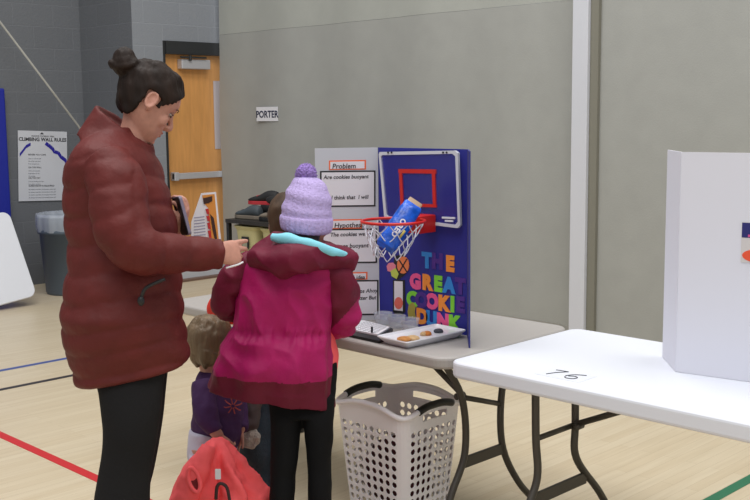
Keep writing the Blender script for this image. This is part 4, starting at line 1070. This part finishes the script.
# jacket
def zf(v, d=3.4): return P(300, v, d).z
mb = MB()
jr = [(246, 268, 328, 0.06, 0.0), (254, 252, 340, 0.085, 0), (264, 243, 342, 0.105, 0), (276, 239, 338, 0.115, 0), (294, 236, 333, 0.12, 0), (312, 233.5, 331, 0.12, 0), (325, 231, 330, 0.118, 0), (345, 223, 331, 0.13, 0, -0.005), (365, 216.5, 331, 0.14, 0, -0.01), (382, 211, 331.5, 0.115, 0, -0.024), (395, 208, 333, 0.10, 0, -0.032), (398, 208, 333, 0.098, 0, -0.033)]
def jd(i, th, p):
    c_ = p.z - zf(329) + 0.05 * (p - P(280, 329, D)).dot(Rv)
    w_ = math.exp(-(c_ / 0.012) ** 2)
    g = -0.007 * w_ + 0.005 * math.sin(th * 34 + 4 * nz(p, 7)) * math.exp(-(c_ / 0.035) ** 2)
    g += 0.007 * math.sin(th * 9 + 2.5 * nz(p, 4)) * max(0, min(1, (zf(322) - p.z) / 0.15))
    return g
mb.add(loft(prings(jr, D), 96, 7, jd, power=2.3))
jacket_parts = mb
z_hem = zf(377)
z_sh = zf(268)
def jmat(c):
    lat = (c - P(273, 380, D)).dot(Rv)
    if c.z < z_hem + 0.015 - 0.06 * lat: return 1
    return 0
fuse('jacket', mb, 0.005, [M_pink, M_mar], parent=gm, smooth=1, matfn=jmat,
     post=lambda p, n: p + n * (0.35 + 0.65 * max(0, min(1, (p.z - zf(385)) / 0.12))) * (0.012 * nz(Vector((p.x * 10, p.y * 10, p.z * 4)), 1) + 0.010 * (1 - abs(2 * nz(p + Vector((0, 0, p.dot(Rv) * 0.6)), 11))) - 0.006))
def sleeve(pts, rad, name, pinkz=None, pinklat=None, am=0.012):
    mb = MB().add(tube(pts, rad, n=36, seg=9))
    return fuse(name, mb, 0.005, [M_mar, M_pink], parent=gm, smooth=1, matfn=(lambda c: 1 if pinkz and c.z < pinkz + (c - pts[2]).dot(Rv) * 1.1 else 0),
                post=lambda p, n: p + n * (am * nz(Vector((p.x * 9, p.y * 9, p.z * 20)), 1) + 0.008 * (1 - abs(2 * nz(p, 15))) - 0.005))
sleeve([P(256, 264, D - 0.01), P(243, 272, D), P(229, 288, D + 0.02), P(226, 306, D + 0.03), P(234, 309, D + 0.10), P(244, 300, D + 0.22)], [0.045, 0.055, 0.052, 0.046, 0.044, 0.036], 'sleeve')
sleeve([P(322, 266, D - 0.02), P(334, 274, D - 0.02), P(341, 292, D + 0.0), P(343, 314, D + 0.03), P(341, 326, D + 0.10), P(343, 314, D + 0.20)], [0.055, 0.064, 0.062, 0.055, 0.050, 0.036], 'sleeve', pinkz=zf(318))
# hood: heavy folded-down hood around the neck with light blue lining showing on its top edge
hoodp = [P(254, 256, D - 0.02), P(264, 260, D - 0.08), P(282, 261, D - 0.12), P(304, 257, D - 0.125), P(328, 257, D - 0.09), P(352, 263, D - 0.02)]
mb = MB().add(tube(hoodp, [0.026, 0.042, 0.052, 0.050, 0.042, 0.034], n=32, seg=8))
mb.add(loft(prings([(263, 246, 356, 0.125, -0.01), (254, 249, 356, 0.125, -0.01, -0.01), (246, 258, 352, 0.115, -0.01, -0.02), (239, 268, 340, 0.10, -0.01, -0.025)], D), 48, 5))
hood = fuse('hood', mb, 0.005, M_mar, parent=gm, smooth=2, post=lambda p, n: p + n * (0.012 * nz(Vector((p.x * 7, p.y * 7, p.z * 16)), 1) + 0.010 * (1 - abs(2 * nz(p, 12))) - 0.006))
ln = [P(272, 237.5, D - 0.10), P(285, 238.5, D - 0.125), P(300, 242, D - 0.135), P(320, 248, D - 0.13), P(336, 252.5, D - 0.11), P(349, 256, D - 0.05)]
mb = MB().add(tube(ln, [0.014, 0.018, 0.018, 0.017, 0.014, 0.008], n=20, seg=6))
fuse('hood_lining', mb, 0.004, M_lblue, parent=hood, smooth=1, post=wr(0.004, 25))
# shirt peeking out, leggings
fuse('shirt', MB().add(loft(prings([(300, 256, 330, 0.09, 0.03), (330, 255, 334, 0.095, 0.05), (352, 254, 338.5, 0.10, 0.06), (368, 256, 338, 0.10, 0.06), (371, 258, 337, 0.09, 0.06)], D), 40, 4)), 0.006, M_coral, parent=gm, post=wr(0.004, 18))
mb = MB()
mb.add(loft(prings([(362, 264, 337, 0.06, 0.03), (380, 266, 337, 0.06, 0.02), (400, 268, 335, 0.06, 0.01), (415, 272, 334, 0.06, 0)], D), 32, 4))
mb.add(loft(prings([(395, 268, 303, 0.055), (420, 271, 302, 0.062), (440, 271, 300, 0.058), (460, 270.5, 297.5, 0.054), (480, 270, 295.5, 0.053), (500, 269.5, 294.5, 0.053), (545, 272, 293, 0.045), (575, 274, 292, 0.038)], D), 28, 5))
mb.add(loft(prings([(395, 301, 335, 0.055), (420, 303, 334, 0.062), (440, 305, 333, 0.058), (460, 307, 331.5, 0.054), (480, 308, 331.5, 0.053), (500, 308, 331.5, 0.053), (545, 309, 330, 0.045), (575, 310, 328, 0.038)], D), 28, 5))
fuse('leggings', mb, 0.0055, M_leg2, parent=gm, post=wr(0.003, 20))
for u in (283, 319):
    hl = P(u, 575, D - 0.02); hl.z = 0
    build('boot', MB().add(shoe_mb(hl, gF, 0.22)), mat('dark_boot', (40, 36, 38), 0.7), parent=gm, smooth=True)

# ---------- the boy hidden behind the girl
D = 3.88
foot = P(280, 530, D); foot.z = 0
bm_ = thing('person', foot, 'brown-haired child in a red top and dark jeans, mostly hidden behind the hatted girl', 'person')
bF = (Fv * 0.96 + Rv * 0.27).normalized()
bh = Frame(P(290, 223, D), bF * 0.96 - UP * 0.25, UP, 0.90)
mb = MB(); add_head(mb, bh)
mb.add(tube([bh(0, -0.03, -0.03), P(286, 255, D), P(284, 270, D)], [0.048, 0.048, 0.075], n=20))
mb.add(loft(prings([(256, 262, 306, 0.06), (268, 246, 322, 0.085), (305, 250, 318, 0.085), (330, 252, 316, 0.085), (350, 250, 318, 0.09)], D), 28, 3))
bsL, beL, bwL = P(248, 274, D), P(219, 311, D - 0.02), P(236, 316, D + 0.12)
bsR, beR, bwR = P(320, 272, D), P(328, 310, D), P(322, 300, D + 0.2)
mb.add(tube([bsL, beL, bwL], [0.038, 0.032, 0.022], n=16, seg=6)); mb.add(tube([bsR, beR, bwR], [0.038, 0.032, 0.022], n=16, seg=6))
for wv, s in ((bwL, 1), (bwR, -1)):
    hfx = Frame(wv, Fv + UP * 0.05, UP, 0.72); hand_lofts(mb, hfx, (0.4, 0.45, 0.5, 0.55), (0.6, 0.4), side=s if hfx.X.dot(Rv) > 0 else -s)
for L4 in (((264, 345), (256, 435), (262, 500)), ((296, 345), (286, 425), (284, 500))):
    pts = [P(u, v, D) for u, v in L4]; pts[-1].z = 0.08
    mb.add(tube(pts, [0.045, 0.034, 0.026], n=16, seg=5))
    tf = Vector((pts[-1].x, pts[-1].y, 0.035)); mb.add(tube([tf - bF * 0.02, tf + bF * 0.12], [0.026, 0.022], n=12))
body = fuse('body', mb, 0.0038, M_skin, parent=bm_, smooth=2, post=face_post(bh))
face_parts(body, bh, M_hairk)
hair_shell(bh, lambda q: (q.z > 0.022 and q.y < 0.045) or q.z > 0.065 or (q.z > -0.055 and q.y < -0.035), 0.011, M_hairk, body)
mb = MB().add(loft(prings([(256, 262, 306, 0.07), (266, 242, 326, 0.10), (300, 246, 322, 0.105), (330, 245, 320, 0.105), (348, 243, 322, 0.11)], D), 40, 4))
mb.add(tube([bsL, P(236, 290, D - 0.01), P(220, 308, D - 0.02), P(221, 313, D + 0.05), P(234, 315, D + 0.10)], [0.050, 0.048, 0.046, 0.042, 0.036], n=24, seg=6))
mb.add(tube([bsR, beR, bwR], [0.056, 0.050, 0.038], n=24, seg=6))
fuse('red_top', mb, 0.006, M_redsh, parent=bm_, post=wr(0.007, 14))
build('cuff', MB().add(tube([P(233, 313, D + 0.09), P(237, 316, D + 0.12)], [0.038, 0.034], n=20)), M_greyp, parent=bm_, smooth=True)
mb = MB().add(loft(prings([(338, 248, 316, 0.10), (360, 246, 316, 0.11), (380, 243, 312, 0.09)], D), 30, 4))
mb.add(loft(prings([(365, 244, 284, 0.085), (400, 238, 276, 0.078), (430, 237, 273, 0.07, -0.02), (445, 238, 272, 0.066, -0.03), (465, 244, 274, 0.06, 0), (485, 252, 276, 0.056), (505, 256, 276, 0.05)], D), 28, 5))
mb.add(loft(prings([(365, 282, 314, 0.085), (400, 276, 303, 0.078), (430, 272, 296, 0.07), (465, 270, 292, 0.06), (505, 270, 291, 0.05)], D), 28, 5))
je = fuse('jeans', mb, 0.006, M_jean, parent=bm_, post=wr(0.008, 16))
kp = MB().add(ellipsoid(P(249.5, 438, D - 0.105), 0.040, 0.018, 0.042, Matrix((Rv, Fv, UP)).transposed(), 30, 18))
fuse('knee_patch', kp, 0.004, M_pale, parent=je, post=wr(0.008, 45))
kp = MB().add(loft(prings([(398, 246, 262, 0.03, -0.085), (412, 243, 261, 0.035, -0.09), (424, 242, 259, 0.04, -0.09), (431, 243, 257, 0.03, -0.09)], D), 24, 4))
fuse('hanging_mitten', kp, 0.004, mat('taupe_cloth', (78, 66, 66), 0.9, bump=0.4), parent=bm_, post=wr(0.008, 30))
for u in (266, 283):
    hl = P(u, 512, D - 0.02); hl.z = 0
    build('shoe', MB().add(shoe_mb(hl, bF, 0.22)), M_shoe, parent=bm_, smooth=True)

# ---------- the toddler
D = 3.66
foot = P(212, 545, D); foot.z = 0
tm = thing('person', foot, 'light brown haired toddler in a dark purple top and pale leggings, holding a coral jacket', 'person')
tF = (Rv * 0.72 + Fv * 0.60).normalized()
th = Frame(P(210, 344, D), tF * 0.97 - UP * 0.22, UP, 0.80)
mb = MB(); add_head(mb, th)
mb.add(tube([th(0, -0.02, -0.03), P(211, 372, D), P(213, 384, D)], [0.040, 0.036, 0.06], n=20))
mb.add(loft(prings([(372, 200, 226, 0.05), (384, 197, 236, 0.075), (405, 198, 240, 0.075), (430, 197, 240, 0.08), (452, 196, 236, 0.08)], D), 28, 3))
tsN, teN, twN = P(205, 384, D - 0.07), P(206, 415, D - 0.12), P(219, 437, D - 0.13)
tsF, teF, twF = P(230, 386, D + 0.05), P(238, 410, D + 0.04), P(240, 430, D - 0.02)
mb.add(tube([tsN, teN, twN], [0.028, 0.025, 0.019], n=14, seg=6)); mb.add(tube([tsF, teF, twF], [0.028, 0.024, 0.019], n=14, seg=6))
hx = Frame(twN, (Rv * 0.6 - UP * 0.7), -Fv, 0.55); hand_lofts(mb, hx, (0.9, 0.9, 0.95, 1.0), (0.6, 0.5), side=1)
hx = Frame(twF, (Rv * -0.3 - UP * 0.8), Fv, 0.55); hand_lofts(mb, hx, (0.8, 0.8, 0.85, 0.9), (0.6, 0.5), side=1)
for dd, u in ((-0.05, 205), (0.05, 220)):
    pts = [P(u, 448, D + dd), P(u + 1, 490, D + dd), P(u, 530, D + dd)]; pts[-1].z = 0.06
    mb.add(tube(pts, [0.050, 0.038, 0.027], n=16, seg=5))
    tf = Vector((pts[-1].x, pts[-1].y, 0.028)); mb.add(tube([tf - tF * 0.01, tf + tF * 0.08], [0.022, 0.019], n=12))
body = fuse('body', mb, 0.003, M_skin, parent=tm, smooth=2, post=face_post(th))
face_parts(body, th, M_hairt)
ex_ = [ellipsoid(P(208, 346, D - 0.055), 0.040, 0.024, 0.035), ellipsoid(P(203, 356, D - 0.03), 0.034, 0.040, 0.032), tube([P(199, 345, D - 0.02), P(196, 356, D - 0.03), P(198, 367, D - 0.03)], [0.030, 0.024, 0.006], n=12), tube([P(206, 350, D - 0.06), P(205, 360, D - 0.06), P(206, 369, D - 0.05)], [0.030, 0.022, 0.005], n=12),
       tube([P(196, 340, D + 0.03), P(192.5, 350, D + 0.03), P(195, 360, D + 0.03)], [0.028, 0.018, 0.005], n=12), tube([P(213, 352, D - 0.055), P(211, 362, D - 0.05), P(210, 367, D - 0.05)], [0.020, 0.014, 0.004], n=12)]
hair_shell(th, lambda q: (q.z > 0.01 and q.y < 0.035) or q.z > 0.065 or (q.z > -0.085 and q.y < 0.0), 0.014, M_hairt, body, ex_, post=lambda p, n: p + n * (0.003 * nz(Vector((p.x * 70, p.y * 70, p.z * 14)), 1)))
mb = MB().add(loft(prings([(371, 200, 224, 0.05), (379, 195.5, 236, 0.085), (392, 194.5, 242, 0.092), (408, 193.5, 244, 0.095), (425, 192, 244, 0.10), (438, 193, 243, 0.10), (446, 198, 240, 0.095)], D), 40, 5))
mb.add(tube([tsN, P(204, 398, D - 0.10), P(207, 417, D - 0.125), P(215, 432, D - 0.13)], [0.044, 0.042, 0.038, 0.028], n=22, seg=6))
mb.add(tube([tsF, teF, twF], [0.042, 0.036, 0.028], n=22, seg=6))
tp_ = fuse('purple_top', mb, 0.0048, M_purple, parent=tm, post=wr(0.006, 18, 0.003, 40))
mb = MB(); c_ = P(233, 406, D - 0.108)
for k in range(8):
    a = 2 * PI * k / 8 + 0.2; dr = Rv * math.cos(a) + UP * math.sin(a)
    mb.add(tube([c_ + dr * 0.006, c_ + dr * 0.024 - Fv * 0.001, c_ + dr * 0.032 + UP * 0.004], [0.0022, 0.0022, 0.0012], n=6))
build('embroidered_flower', mb, mat('embroidery_rust', (170, 74, 70), 0.8), parent=tp_, smooth=True)
mb = MB().add(loft(prings([(428, 190, 240, 0.10), (442, 187.5, 240, 0.105), (455, 188, 238, 0.10), (470, 192, 234, 0.085)], D), 32, 4))
for dd, a0 in ((-0.05, 0), (0.05, 12)):
    mb.add(loft(prings([(455, 189 + a0, 220 + a0, 0.058, dd), (480, 192 + a0, 217 + a0, 0.05, dd), (505, 195 + a0, 214 + a0, 0.042, dd), (530, 197 + a0, 213 + a0, 0.036, dd)], D), 24, 4))
fuse('pale_leggings', mb, 0.005, M_lavp, parent=tm, post=wr(0.005, 20))
for dd, u in ((-0.05, 203), (0.05, 217)):
    hl = P(u, 540, D + dd); hl.z = 0
    build('shoe', MB().add(shoe_mb(hl, tF, 0.15)), mat('toddler_shoe', (150, 130, 150), 0.7), parent=tm, smooth=True)

# the coral jacket she holds
D = 3.46
jr = [(437.5, 211, 224, 0.018, 0.02), (443, 207, 229, 0.028, 0.01), (455, 199, 238, 0.04), (466, 193, 245, 0.05), (478, 188, 255, 0.055), (490, 183, 264, 0.06), (500, 180, 264, 0.065), (520, 176, 262, 0.07), (545, 176, 258, 0.07), (560, 180, 255, 0.06)]
def cj(i, th, p): 
    k = min(1, i / 3)
    return k * (0.022 * math.sin(th * 6 + 0.5 * i) + 0.010 * math.sin(th * 13 - 0.8 * i) + 0.012 * nz(p, 14))
cb = P(220, 560, D)
cj_t = thing('coral_jacket', cb, 'bright coral jacket hanging from the toddler\'s hand', 'jacket')
mb = MB().add(loft(prings(jr, D), 120, 7, cj))
bd = fuse('body', mb, 0.0055, M_coral, parent=cj_t, smooth=2, post=wr(0.005, 20, 0.003, 45))
mb = MB().add(tube([P(208, 446, D - 0.05), P(198, 466, D - 0.06), P(188, 486, D - 0.06), P(182, 506, D - 0.05), P(183, 530, D - 0.04)], [0.022, 0.038, 0.044, 0.042, 0.036], n=30, seg=8))
fuse('sleeve', mb, 0.005, M_coral, parent=cj_t, smooth=1, post=wr(0.009, 16, 0.003, 45))
ov = [P(194 + 5.5 * math.cos(a) + 3.0 * math.sin(a), 480 + 12 * math.sin(a), D - 0.102 - 0.004 * math.sin(a)) for a in [2 * PI * k / 20 for k in range(20)]]
c0_ = sum(ov, Vector()) / 20
build('sleeve_opening', MB().add(([p for p in ov] + [p + Fv * 0.03 for p in ov], [tuple(range(20)), tuple(range(20, 40))[::-1]] + [(i, (i + 1) % 20, 20 + (i + 1) % 20, 20 + i) for i in range(20)])), mat('dark_red_inside', (110, 26, 30), 0.9), parent=cj_t)  # solid dark red disc marking the open end of the sleeve
build('cuff_edge', MB().add(tube(ov + [ov[0]], 0.007, n=10)), M_coral, parent=cj_t, smooth=True)
mb = MB().add(tube([P(216, 499, D - 0.085), P(217, 487, D - 0.098), P(221, 483.5, D - 0.10), P(227, 488, D - 0.098), P(230, 503, D - 0.09)], 0.0055, n=8))
build('dark_piping', mb, mat('dark_grey_piping', (52, 34, 36), 0.6), parent=cj_t, smooth=True)
build('neck_tag', MB().add(prism(rrect(0.018, 0.034, 0.003), P(218, 474, D - 0.10), Rv, UP, -Fv, 0.002)), M_paper, parent=cj_t)
